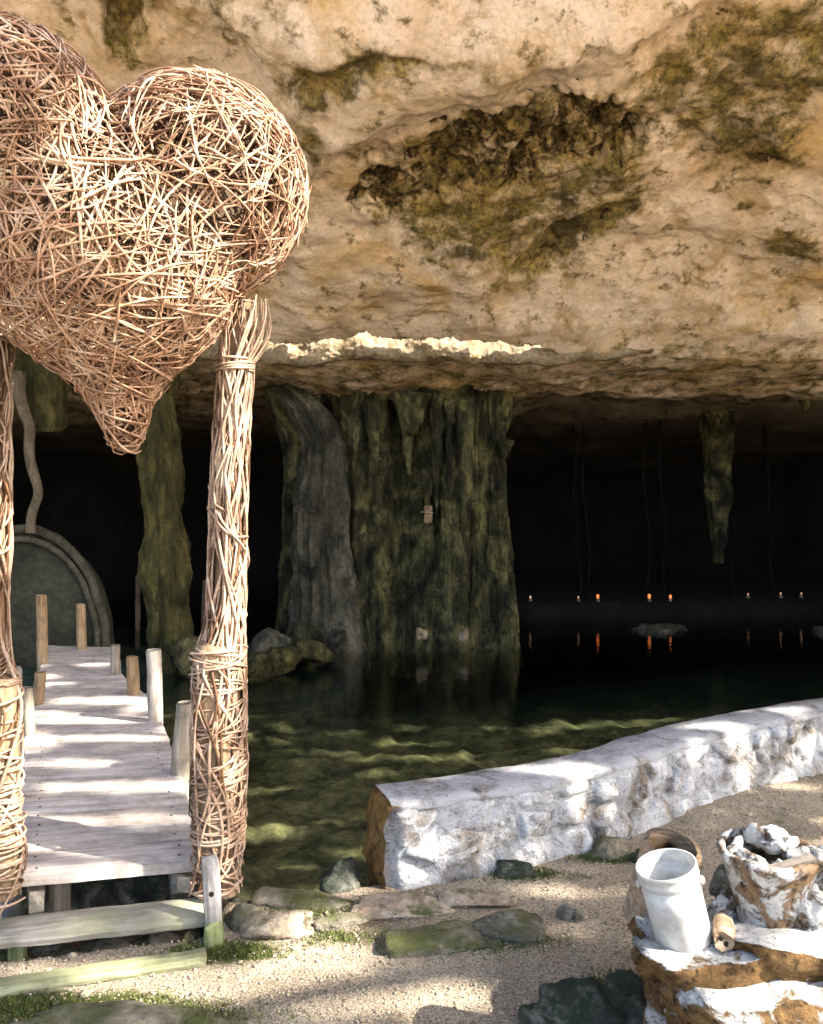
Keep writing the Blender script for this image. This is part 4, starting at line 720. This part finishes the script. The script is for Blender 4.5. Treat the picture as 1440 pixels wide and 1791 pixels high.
# ------------------------------------------------------------------ gate posts wound with vines
def gate_post(label, path, r, stump, seed, nlong, nwrap, flare=True):
    """path: trunk centre line (world), stump = (x, y, z0, z1, r)"""
    rr = np.random.default_rng(seed); path = np.array(path, float); base = path[0].copy()
    t = thing('gate_post', label, 'gate post', tuple(base), 0, 'vine-wrapped gate posts')
    tt = np.linspace(0, 1, 40); t0 = (path[:, 2] - path[0, 2]) / (path[-1, 2] - path[0, 2])
    cen = np.stack([np.interp(tt, t0, path[:, k]) for k in range(3)], -1) - base
    cen[:, :2] = (cen[:, :2] + np.roll(cen[:, :2], 1, 0) + np.roll(cen[:, :2], -1, 0)) / 3 if False else cen[:, :2]
    link('trunk', polemesh('trunk', cen, np.interp(tt, (0, .5, 1), (r * .95, r, r * .8)), M['bark'], 16, seed=seed, wob=.08), t)
    sx, sy, s0, s1, sr = stump
    link('stump', polemesh('stump', [(sx - base[0], sy - base[1], s0 - base[2]), (sx - base[0], sy - base[1], (s0 + s1) / 2 - base[2]), (sx - base[0], sy - base[1], s1 - .05 - base[2]), (sx - base[0], sy - base[1], s1 - base[2]), (sx - base[0] + .003, sy - base[1], s1 + .01 - base[2])], [sr * .95, sr, sr, sr * .93, sr * .6], M['pole'], 16, seed=seed + 1, wob=.06), t)
    H = path[-1, 2] - path[0, 2]
    def cen_at(z): return np.interp(z, cen[:, 2], cen[:, 0]), np.interp(z, cen[:, 2], cen[:, 1])
    def radius(z, a):                              # outline of trunk + stump seen from the trunk axis
        cx_, cy_ = cen_at(z); rad = np.interp(z / H, (0, .5, 1), (r * .95, r, r * .85))
        ox, oy = sx - base[0] - cx_, sy - base[1] - cy_; dd = np.hypot(ox, oy); pr = np.cos(a - np.arctan2(oy, ox))
        disc = sr ** 2 - dd ** 2 * (1 - pr ** 2); hit = dd * pr + np.sqrt(np.maximum(disc, 0))
        ins = (disc > 0) & (hit > 0); w = sstep(s1 - base[2] + .05, s1 - base[2] - .03, z) if False else (1 - sstep(s1 - base[2] - .02, s1 - base[2] + .03, z))
        rr2 = np.where(ins, np.maximum(rad, hit), rad); return rad + (rr2 - rad) * w
    def put(z, a, lift, rad, nm='vine', mat=None):
        K = len(z); R_ = radius(z, a); k_ = np.ones(5) / 5; R_ = np.convolve(np.pad(R_, 2, 'edge'), k_, 'valid'); R_ = R_ + lift
        x, y = cen_at(z); P = np.stack([x + R_ * np.cos(a), y + R_ * np.sin(a), z], -1)
        v, f = tubes(P[None], (rad * np.interp(np.linspace(0, 1, K), (0, .1, .8, 1), (.7, 1, .9, .45)))[None], 5); link(nm, mesh(nm, v, f, mat or M['vine']), t)
    for k in range(nlong):                          # strands climbing the trunk
        K = 26; z0 = rr.uniform(.0, .75) * H; L = rr.uniform(.25, .65) * H; z1 = min(z0 + L, H * .97); z = np.linspace(z0, z1, K); s = np.linspace(0, 1, K)
        a = rr.uniform(0, 6.28) + rr.uniform(-4.2, 4.2) * s * (z1 - z0) + .35 * np.sin(s * rr.uniform(4, 11) + rr.uniform(0, 6)); lift = .006 + .012 * rr.random() + .008 * np.sin(s * rr.uniform(5, 14) + k) ** 2
        put(z, a, lift, rr.uniform(.004, .0075), mat=M['vine'] if rr.random() < .75 else M['twigdark'])
    for k in range(nwrap):                          # strands wound round, denser on the stump
        K = 44; lo = s1 - base[2]; zc = rr.uniform(.12, lo + .0) if rr.random() < .72 else rr.uniform(lo, H * .93); s = np.linspace(0, 1, K); up_ = zc > lo; turns = rr.uniform(.3, .9) if up_ else rr.uniform(.7, 1.9); sl = rr.normal() * (.5 if up_ else .10 if rr.random() < .6 else .35)
        z = np.clip(zc + sl * (s - .5) + .02 * np.sin(s * 9 + k), .06, H * .97); a = rr.uniform(0, 6.28) + turns * 6.28 * s * (1 if rr.random() < .6 else -1); put(z, a, .012 + .016 * rr.random() + .004 * np.sin(s * 20), rr.uniform(.0035, .0065), mat=M['vine'])
    for k in range(9):                              # tight lashing near the foot of the wrap and at the neck
        K = 50; s = np.linspace(0, 1, K); zc = .21 + .10 * rr.random() if k < 5 else H * .86 + .05 * rr.random(); z = zc + .03 * (s - .5) + .008 * np.sin(s * 7 + k); a = rr.uniform(0, 6.28) + 9 * s; put(z, a, .020 + .008 * rr.random(), .0055)
    for k in range(20 if flare else 0):             # loose flared crown below the heart
        K = 16; s = np.linspace(0, 1, K); a0 = rr.uniform(-1.5, .9); z = H * (.86 + .0 * s) + s * rr.uniform(.20, .30); R_ = r * .9 + .05 * np.sin(s * 2.6) * rr.uniform(.2, 1.3); x, y = cen_at(np.minimum(z, H)); P = np.stack([x + R_ * np.cos(a0 + .5 * s) + .03 * s, y + R_ * np.sin(a0 + .5 * s), z], -1)
        v, f = tubes(P[None], np.interp(s, (0, 1), (.006, .0035))[None], 5); link('vine', mesh('vine', v, f, M['vine']), t)
    return t
q0 = W(393, 1562, 3.22); q1 = W(398, 1300, 3.22); q2 = W(396, 1080, 3.22); q3 = W(400, 880, 3.22); q4 = W(408, 690, 3.22); q5 = W(422, 500, 3.22)
stp = W(372, 1150, 3.14)
rpost = gate_post('right gate post, brown trunk wound with vines below the heart', [q0, q1, q2, q3, q4, q5], .054, (stp[0], 3.15, .26, W(0, 1128, 3.15)[2], .070), 5, 130, 60)
q0 = W(-32, 1590, 2.98); q1 = W(-30, 1100, 2.98); q2 = W(-22, 440, 2.96)
lpost = gate_post('left gate post wound with vines, cut by the left frame edge', [q0, q1, q2], .072, (W(-2, 1200, 2.93)[0], 2.93, .18, W(0, 1185, 2.93)[2], .070), 6, 64, 56, flare=False)
# loose wire loop on the right post
s = np.linspace(0, 1, 60); P = np.stack([.03 * np.cos(s * 14) - .10 - .0 * s, -.05 + 0 * s, .33 + .028 * np.sin(s * 14) + .05 * s], -1); P = np.concatenate([P, [[-.05, -.05, .39]]])
v, f = tubes(P[None], np.full((1, 61), .0022), 5); link('wire_loop', mesh('wire_loop', v, f, M['wire']), rpost)

# ------------------------------------------------------------------ woven heart
LC = np.array((-1.46, 2.84, 2.88)); RC = np.array((-0.82, 3.10, 2.835)); MID = (LC + RC) / 2
HC = MID + np.array((0.0, 0, -.33)); TIP = np.array((-1.075, 3.0, 1.87)); NECK = np.array((-1.11, 2.99, 2.42))
def smin(a, b, k):
    h = np.clip(.5 + .5 * (b - a) / k, 0, 1); return b * (1 - h) + a * h - k * h * (1 - h)
def cone(p, a, b, ra, rb):
    ba = b - a; t = np.clip(((p - a) @ ba) / (ba @ ba), 0, 1); return np.linalg.norm(p - a - t[..., None] * ba, axis=-1) - (ra + (rb - ra) * t)
ax = (RC - LC) / np.linalg.norm(RC - LC)
def heart(p):
    l = np.linalg.norm(p - LC, axis=-1) - .412; r = np.linalg.norm(p - RC, axis=-1) - .405
    q = p - HC; u = q @ ax; vtx = q - u[..., None] * ax; m = (np.sqrt((u / 1.18) ** 2 + (vtx ** 2).sum(-1)) - .415)
    return smin(smin(smin(l, r, .04), m, .07), cone(p, NECK, TIP, .245, .055), .20)
def hgrad(p):
    e = 1e-3; g = np.stack([heart(p + e * np.eye(3)[k]) - heart(p - e * np.eye(3)[k]) for k in range(3)], -1); return g / (np.linalg.norm(g, axis=-1, keepdims=True) + 1e-9)
def project(p):
    for _ in range(5): p = p - heart(p)[..., None] * hgrad(p)
    return p
def strands(n, K, length, hz=None, zr=None, seed=1):
    r = np.random.default_rng(seed); p = r.uniform((-1.95, 2.3, 1.8), (-.3, 3.6, 3.4), (n * 60, 3)); p = p[np.abs(heart(p)) < .05]
    if zr: p = r.uniform((-1.5, 2.6, zr[0]), (-.7, 3.4, zr[1]), (n * 60, 3)); p = p[np.abs(heart(p)) < .06]
    p = project(p); ok = np.abs(heart(p)) < .01
    if zr: ok &= (p[:, 2] > zr[0]) & (p[:, 2] < zr[1])
    p = p[ok][:n]; n = len(p)
    nrm = hgrad(p); t = r.normal(size=(n, 3))
    if hz: t[:, 2] *= hz
    t -= (t * nrm).sum(-1, keepdims=True) * nrm; t /= np.linalg.norm(t, axis=1, keepdims=True)
    ds = r.uniform(*length, n) / K; crv = r.normal(size=n) * (2.0 if not hz else .3); pts = []; nr = []
    for k in range(K):
        pts.append(p.copy()); nr.append(nrm.copy()); p = project(p + t * ds[:, None]); nrm = hgrad(p)
        side = np.cross(nrm, t); t = t + side * (crv * ds)[:, None]; t -= (t * nrm).sum(-1, keepdims=True) * nrm
        if hz: t[:, 2] *= .75
        t /= np.linalg.norm(t, axis=1, keepdims=True) + 1e-9
    P = np.stack(pts, 1); NN = np.stack(nr, 1); s = np.linspace(-1, 1, K)
    lift = r.uniform(-.020, .012, n)[:, None] + r.uniform(-.004, .013, n)[:, None] * np.abs(s)[None] ** 2.5 + .006 * np.sin(s[None] * r.uniform(2, 7, n)[:, None] + r.uniform(0, 6, n)[:, None])
    return P + NN * lift[..., None]
hrt = thing('woven_heart', 'large heart woven from bent brown twigs above the gate', 'sculpture', tuple(TIP))
def rads(n, K, lo, hi, seed):
    r = np.random.default_rng(seed); return r.uniform(lo, hi, n)[:, None] * np.interp(np.linspace(0, 1, K), (0, .12, .75, 1), (.55, 1, .9, .35))[None]
A = strands(2300, 11, (.18, .50), seed=3); B = strands(270, 14, (.3, .7), hz=.3, zr=(1.86, 2.42), seed=4); Cc = strands(260, 12, (.3, .8), seed=9)
front = (A.mean(1) - MID) @ np.array((.25, -.97, 0)) + .10 * RNG.random(len(A)); order = np.argsort(-front); NP = 230
for k in order[:NP]:
    v, f = tubes(A[k:k + 1], rads(1, 11, .0026, .0060, 100 + k), 6); link('twig', mesh('twig', v - TIP, f, M['twig']), hrt)
for k in range(0, 70):
    v, f = tubes(B[k:k + 1], rads(1, 14, .004, .006, 900 + k), 6); link('twig', mesh('twig', v - TIP, f, M['twig']), hrt)
Vs, Fs, o_ = [], [], 0
for arr, lo, hi, sd_ in ((A[order[NP:1450]], .0024, .0054, 5), (B[70:], .0032, .0050, 6)):
    v, f = tubes(arr, rads(len(arr), arr.shape[1], lo, hi, sd_), 5); Vs.append(v); Fs.append(f + o_); o_ += len(v)
link('twig_weave', mesh('twig_weave', np.concatenate(Vs) - TIP, np.concatenate(Fs), M['twig']), hrt, kind='stuff')
Vs, Fs, o_ = [], [], 0
for arr in (Cc + (MID - Cc) * .035, A[order[1450:]]):
    v, f = tubes(arr, rads(len(arr), arr.shape[1], .0035, .0056, 7), 5); Vs.append(v); Fs.append(f + o_); o_ += len(v)
v = np.concatenate(Vs); f = np.concatenate(Fs)
link('inner_twig_weave', mesh('inner_twig_weave', v - TIP, f, M['twigdark']), hrt, kind='stuff')

# ------------------------------------------------------------------ boulder corner at the lower right
BT = 0.365
bo = thing('white_boulder', 'layered orange-brown boulder with flaking white top at the lower right corner', 'boulder', (1.15, 2.2, 0))
def slab(name, outline, z0, z1, mat, seed, parent, org, bulge=.03, nlev=16, tilt=(0, 0), under=0.0):
    """broken slab: closed outline (plan) lifted from z0 to z1 with rough sides and uneven top"""
    ol = np.array(outline, float); per = np.concatenate([ol, ol[:1]]); s = np.concatenate([[0], np.cumsum(np.hypot(*np.diff(per, axis=0).T))]); n = 160
    u = np.linspace(0, s[-1], n, endpoint=False); x = np.interp(u, s, per[:, 0]); y = np.interp(u, s, per[:, 1]); c = np.array((x.mean(), y.mean()))
    rows = []
    for k in range(nlev):
        t = k / (nlev - 1); z = z0 + (z1 - z0) * t; sc = 1 - under * (1 - t) + bulge * math.sin(t * 3.1)
        rows.append(np.stack([c[0] + (x - c[0]) * sc, c[1] + (y - c[1]) * sc, np.full(n, z)], -1))
    for k in range(1, 15):
        f_ = 1 - k / 15; rows.append(np.stack([c[0] + (x - c[0]) * f_, c[1] + (y - c[1]) * f_, np.full(n, z1 + .012 * (1 - f_))], -1))
    P = np.array(rows); q = P * 6 + seed * 3.3; rad = P[..., :2] - c; rad /= np.linalg.norm(rad, axis=-1, keepdims=True) + 1e-6
    w = np.ones(len(rows)); w[nlev:] = np.linspace(.9, 0, 14)
    P[..., :2] += rad * (.085 * fbm(q * .6, 5) + .05 * ridged(q * 1.0 + 5, 4) - .06)[..., None] * w[:, None, None]
    P[..., 2] += (.05 * fbm(q * .7 + 9, 5) * w[:, None] ** .5 + .012 * ridged(q * 1.5, 3)) * np.concatenate([np.linspace(.3, 1, nlev), np.ones(14)])[:, None] + (P[..., 0] - c[0]) * tilt[0] + (P[..., 1] - c[1]) * tilt[1]
    F = [list(map(int, f)) for f in gridfaces(len(rows), n, True)[:, ::-1]] + [list(range((len(rows) - 1) * n, len(rows) * n))]
    return link(name, mesh(name, P.reshape(-1, 3) - np.array(org), F, mat), parent)
org = (1.15, 2.2, 0)
slab('base_rock', [(.74, 2.42), (.73, 2.22), (.82, 2.09), (.96, 2.05), (1.03, 1.90), (1.3, 1.82), (2.0, 1.8), (2.0, 2.75), (1.2, 2.65)], -.1, .20, M['boulder'], 1, bo, org, nlev=22, under=-.02)
slab('middle_layer', [(.69, 2.40), (.68, 2.22), (.76, 2.08), (.95, 2.02), (1.15, 2.02), (2.0, 1.98), (2.0, 2.6), (1.0, 2.52)], .17, .315, M['boulder'], 2, bo, org, under=.04)
slab('top_layer', [(.655, 2.39), (.655, 2.22), (.72, 2.13), (.90, 2.12), (1.05, 2.13), (1.9, 2.12), (1.9, 2.6), (1.0, 2.5)], .29, BT, M['boulder'], 3, bo, org, under=.02)
slab('white_slab', [(.90, 2.22), (.95, 2.13), (1.2, 2.06), (1.7, 2.02), (1.8, 2.3), (1.3, 2.36), (1.0, 2.34)], BT - .01, BT + .035, M['boulder'], 4, bo, org, under=.03)
# bucket
bp = W(1197, 1638, 2.27); bk = thing('bucket', 'white plastic bucket leaning left on the boulder', 'bucket', (bp[0], 2.27, BT + .01))
bk.scale = (.94, .94, .94); bk.rotation_euler = (0.05, math.radians(-14.5), 0)
def lathe(name, prof, mat, n=56, wob=0, seed=0):
    prof = np.array(prof); a = np.arange(n) / n * 2 * np.pi; P = np.stack([prof[:, 0][:, None] * np.cos(a), prof[:, 0][:, None] * np.sin(a), np.repeat(prof[:, 1][:, None], n, 1)], -1)
    if wob: P += wob * np.stack([fbm(P * 9 + seed + 20 * k, 4) for k in range(3)], -1)
    return mesh(name, P.reshape(-1, 3), [list(map(int, q)) for q in gridfaces(len(prof), n, True)[:, ::-1]], mat)
bkb = link('body', lathe('body', [(.0, .0), (.076, .0), (.082, .004), (.0835, .02), (.085, .12), (.0865, .20), (.083, .20), (.0815, .12), (.080, .012), (.0, .012)], M['plastic']), bk)
link('rim_band', lathe('rim_band', [(.0867, .196), (.0905, .200), (.0912, .206), (.0905, .212), (.0882, .216), (.0882, .224), (.091, .230), (.0912, .236), (.0895, .241), (.0865, .242), (.0835, .238), (.083, .200)], M['plastic']), bkb)
for s_ in (-1, 1):
    link('handle_lug', lathe('handle_lug', [(0, .0), (.012, .0), (.012, .008), (.007, .012), (0, .012)], M['plastic'], 18), bkb, loc=(.0885 * math.cos(-.35) if s_ > 0 else -.0885 * math.cos(-.35), .0885 * math.sin(-.35) if s_ > 0 else .03, .185), rot=(0, s_ * math.radians(90), -.35))
# round piece of wood lying behind the bucket
lg = thing('log_round', 'pale cut log round behind the rim of the white bucket', 'log', tuple(W(1172, 1500, 2.62)))
link('wood_round', polemesh('wood_round', [(-.01, 0, -.25), (0, .0, -.12), (0, 0, .03), (0, 0, .045), (0, 0, .05)], [.10, .095, .092, .090, .075], M['logwood'], 26, seed=5, wob=.06), lg, rot=(.3, .1, 0))
# pot with debris
pp_ = W(1345, 1634, 2.36); pot = thing('clay_pot', 'broken clay pot crusted with white lime holding rubble', 'pot', (pp_[0], 2.36, BT + .012))
link('pot_body', lathe('pot_body', [(.0, 0), (.088, 0), (.094, .015), (.105, .08), (.121, .15), (.133, .185), (.145, .20), (.143, .218), (.128, .222), (.118, .20), (.110, .15), (.0, .14)], M['clay'], 72, .014, 3), pot)
for k, (x, y, z, s) in enumerate(((-.06, -.03, .19, .05), (.03, .05, .215, .065), (-.02, .08, .22, .06), (.08, .0, .195, .045), (-.09, .04, .20, .045), (.0, -.08, .185, .035), (.06, .09, .215, .05), (.1, .06, .2, .04))):
    o = link('lime_chunk', rockmesh('lime_chunk', (s * 1.1, s * .8, s * .55), 300 + k, M['chip'], sub=3, amp=.35), loc=(pp_[0] + x, 2.36 + y, BT + .012 + z), rot=(.3 * k, .4, k)); o['category'] = 'rubble'; o['group'] = 'lime chunks in the pot'
    o['label'] = ['white lime chunk at the near left of the pot', 'large white lime chunk in the middle of the pot', 'large white lime chunk at the back of the pot', 'small white lime chunk right of the board in the pot', 'white lime chunk at the left rim of the pot', 'smallest white lime chunk at the near rim of the pot', 'white lime chunk at the back right of the pot', 'white lime chunk at the far right rim of the pot'][k]
o = link('board_scrap', boxmesh('board_scrap', .15, .035, .016, M['slate'], 8, (6, 2, 1)), loc=(pp_[0] + .02, 2.27, BT + .215), rot=(.2, -.22, .12)); o['label'] = 'grey-brown board scrap lying across the rubble in the pot'; o['category'] = 'board'
for k, (px, py, d, s, mat, lab) in enumerate(((1268, 1592, 2.38, (.05, .05, .065), 'chip', 'white flaked stone between the bucket and the pot'), (1415, 1590, 2.30, (.07, .06, .085), 'chip', 'large white flaked stone against the right side of the pot'), (1450, 1540, 2.42, (.07, .07, .10), 'chip', 'upright white stone at the right frame edge behind the pot'), (1300, 1636, 2.25, (.035, .03, .015), 'red', 'small flat brown shard before the pot'), (1268, 1545, 2.48, (.04, .05, .06), 'grey', 'dark stone behind the gap between bucket and pot'))):
    p = W(px, py, d); rockthing('lime_stone', (p[0], d, p[2]), s, k, 330 + k, M[mat], lab, 'stone', 'stones around the pot', sub=4, amp=.3)
lgp = thing('log_piece', 'short hollow log end lying between the bucket and the pot', 'log', tuple(W(1266, 1636, 2.22)))
lgb = link('log_body', polemesh('log_body', [(-.012, -.035, 0), (0, 0, 0), (.012, .03, .004), (.02, .055, .008)], [.026, .030, .030, .027], M['logwood'], 18, seed=9, wob=.12), lgp)
for k, (x, z, r) in enumerate(((-.004, -.004, .010), (-.020, .010, .007))):
    v, f = ico(2); link('knot_hole', mesh('knot_hole', v * np.array((r, .003, r)), f, M['hole']), lgb, loc=(x, -.036, z))

# ------------------------------------------------------------------ added unseen trees outside whose leaves dapple the light
S3 = np.array(SUN); S3 = S3 / S3[2]
LIT_G = []    # lit patches on the ground: x, y, rx, ry
for px, py, rx, ry, z in ((380, 1725, .52, .15, 0), (560, 1735, .36, .10, 0), (820, 1700, .26, .06, 0), (700, 1765, .3, .05, 0), (960, 1680, .12, .04, 0), (640, 1660, .2, .04, 0), (980, 1560, .20, .06, 0), (1080, 1560, .1, .05, 0), (190, 1522, .5, .04, .2), (200, 1432, .46, .075, .2), (230, 1375, .46, .075, .2), (120, 1335, .32, .06, .2), (180, 1290, .5, .07, .2), (170, 1258, .55, .10, .2), (190, 1225, .5, .13, .2),
                          (720, 1500, .12, .10, .15), (800, 1470, .07, .08, .2), (890, 1450, .10, .05, .2), (960, 1480, .08, .07, .1), (1060, 1400, .10, .06, .2), (1170, 1340, .10, .08, .2), (1250, 1320, .10, .10, .2), (1320, 1290, .12, .12, .2), (1420, 1300, .12, .12, .2), (700, 1410, .25, .05, .35), (1000, 1340, .25, .06, .35), (1300, 1240, .5, .08, .35), (1300, 1375, .5, .09, 0), (1420, 1480, .5, .06, 0), (1120, 1640, .1, .05, 0), (160, 1700, .4, .06, 0),
                          (480, 1390, .24, .09, -.5), (590, 1450, .22, .07, -.5), (470, 1470, .18, .07, -.5), (560, 1322, .42, .08, -.52), (720, 1308, .40, .07, -.52), (1010, 1282, .62, .14, -.55), (480, 1290, .3, .05, -.55), (1120, 1275, .3, .10, -.55), (640, 1360, .2, .05, -.5), (520, 1520, .15, .06, -.45), (120, 1610, .3, .025, .1)):
    p = G(px, py, z); q = p - z * S3; LIT_G.append((q[0], q[1], rx, ry))
LIT_H = []    # lit spots on the heart, posts and pot: point, radius across the sunbeam
for px, py, d, r_ in ((330, 235, 2.75, .11), (400, 215, 2.75, .10), (470, 230, 2.85, .12), (520, 260, 3.0, .10), (525, 330, 3.0, .11), (490, 350, 2.85, .09), (250, 260, 2.7, .10), (180, 320, 2.6, .08), (300, 320, 2.7, .06), (420, 380, 2.8, .07), (140, 560, 2.75, .08), (200, 575, 2.75, .11), (250, 555, 2.78, .08), (60, 545, 2.7, .06),
                     (405, 560, 3.15, .09), (400, 660, 3.15, .10), (398, 760, 3.15, .09), (396, 860, 3.15, .10), (394, 960, 3.15, .10), (394, 1060, 3.15, .09), (385, 1170, 3.1, .09), (385, 1260, 3.1, .06), (385, 1390, 3.1, .10), (385, 1500, 3.15, .06), (0, 700, 2.92, .1), (0, 900, 2.92, .1), (10, 1250, 2.88, .08), (10, 1450, 2.88, .08), (380, 1560, 3.0, .05),
                     (1215, 1540, 2.2, .07), (1340, 1520, 2.35, .10), (1400, 1580, 2.3, .08), (1300, 1680, 2.15, .14), (1400, 1670, 2.15, .14), (1200, 1670, 2.2, .06), (1400, 1760, 2.0, .12)):
    LIT_H.append((W(px, py, d), r_ * (1.5 if px > 300 and py < 450 else 1.2)))
LIT_H += [(np.array((-.60, 3.0, 2.98)), .34), (np.array((-1.0, 2.7, 2.85)), .16), (np.array((-1.12, 2.75, 2.35)), .10), (np.array((-.52, 3.0, 2.75)), .16), (np.array((-.85, 2.72, 3.0)), .15)]
def crown(n, lo, hi, seed):  # unseen crown, leaves left out along the sun lines to the lit spots
    r = np.random.default_rng(seed); p = r.uniform(lo, hi, (n, 3)); c = (np.array(lo) + np.array(hi)) / 2; h = (np.array(hi) - np.array(lo)) / 2
    p = p[(((p - c) / h) ** 2).sum(1) < 1]
    g = p - p[:, 2:3] * S3; su = np.array(SUN)
    nz_ = fbm(np.stack([g[:, 0] * 1.3, g[:, 1] * 2.4, 0 * g[:, 0]], -1) + 60, 4)
    keep = nz_ > -.20
    for x, y, a, b in LIT_G: keep &= ~((((g[:, 0] - x) / a) ** 2 + ((g[:, 1] - y) / b) ** 2) < .9 + .8 * nz_)
    for T_, a in LIT_H:
        e = p - T_; e = e - np.outer(e @ su, su); keep &= ~(np.linalg.norm(e, axis=1) < a * (1 + .5 * nz_) + .02)
    p = p[keep]; n = len(p); sz = r.uniform(.04, .09, n); d1 = r.normal(size=(n, 3)); d1 /= np.linalg.norm(d1, axis=1)[:, None]; d2 = np.cross(d1, r.normal(size=(n, 3))); d2 /= np.linalg.norm(d2, axis=1)[:, None]
    P = np.stack([p - d1 * sz[:, None], p + d2 * sz[:, None] * .45, p + d1 * sz[:, None], p - d2 * sz[:, None] * .45], 1)
    return P.reshape(-1, 3), np.arange(n * 4).reshape(-1, 4)
tr = thing('added_unseen_tree', 'added unseen leafy tree outside the cave mouth shading the path', 'tree', (9.5, 0.2, 0))
v, f = crown(230000, (2.0, -3.0, 6.6), (14.6, 6.8, 10.8), 5); link('crown', mesh('crown', v - np.array((9.5, .2, 0)), f, M['leaf']), tr)  # added unseen crown, cut out along the sun lines
link('trunk', polemesh('trunk', [(0, 0, -.2), (.1, .1, 2.5), (0, .3, 5), (.1, .5, 7), (.1, .8, 9)], [.3, .24, .2, .14, .05], M['bark'], 14, seed=3), tr)
for k in range(9):
    a = k * .7; link('limb', polemesh('limb', [(.05, .4, 5 + k * .3), (1.2 * math.cos(a), .4 + 1.0 * math.sin(a), 6.4 + k * .25), (3.2 * math.cos(a), .6 + 2.4 * math.sin(a), 7.6 + .2 * k)], [.10, .07, .02], M['bark'], 8, seed=k), tr)
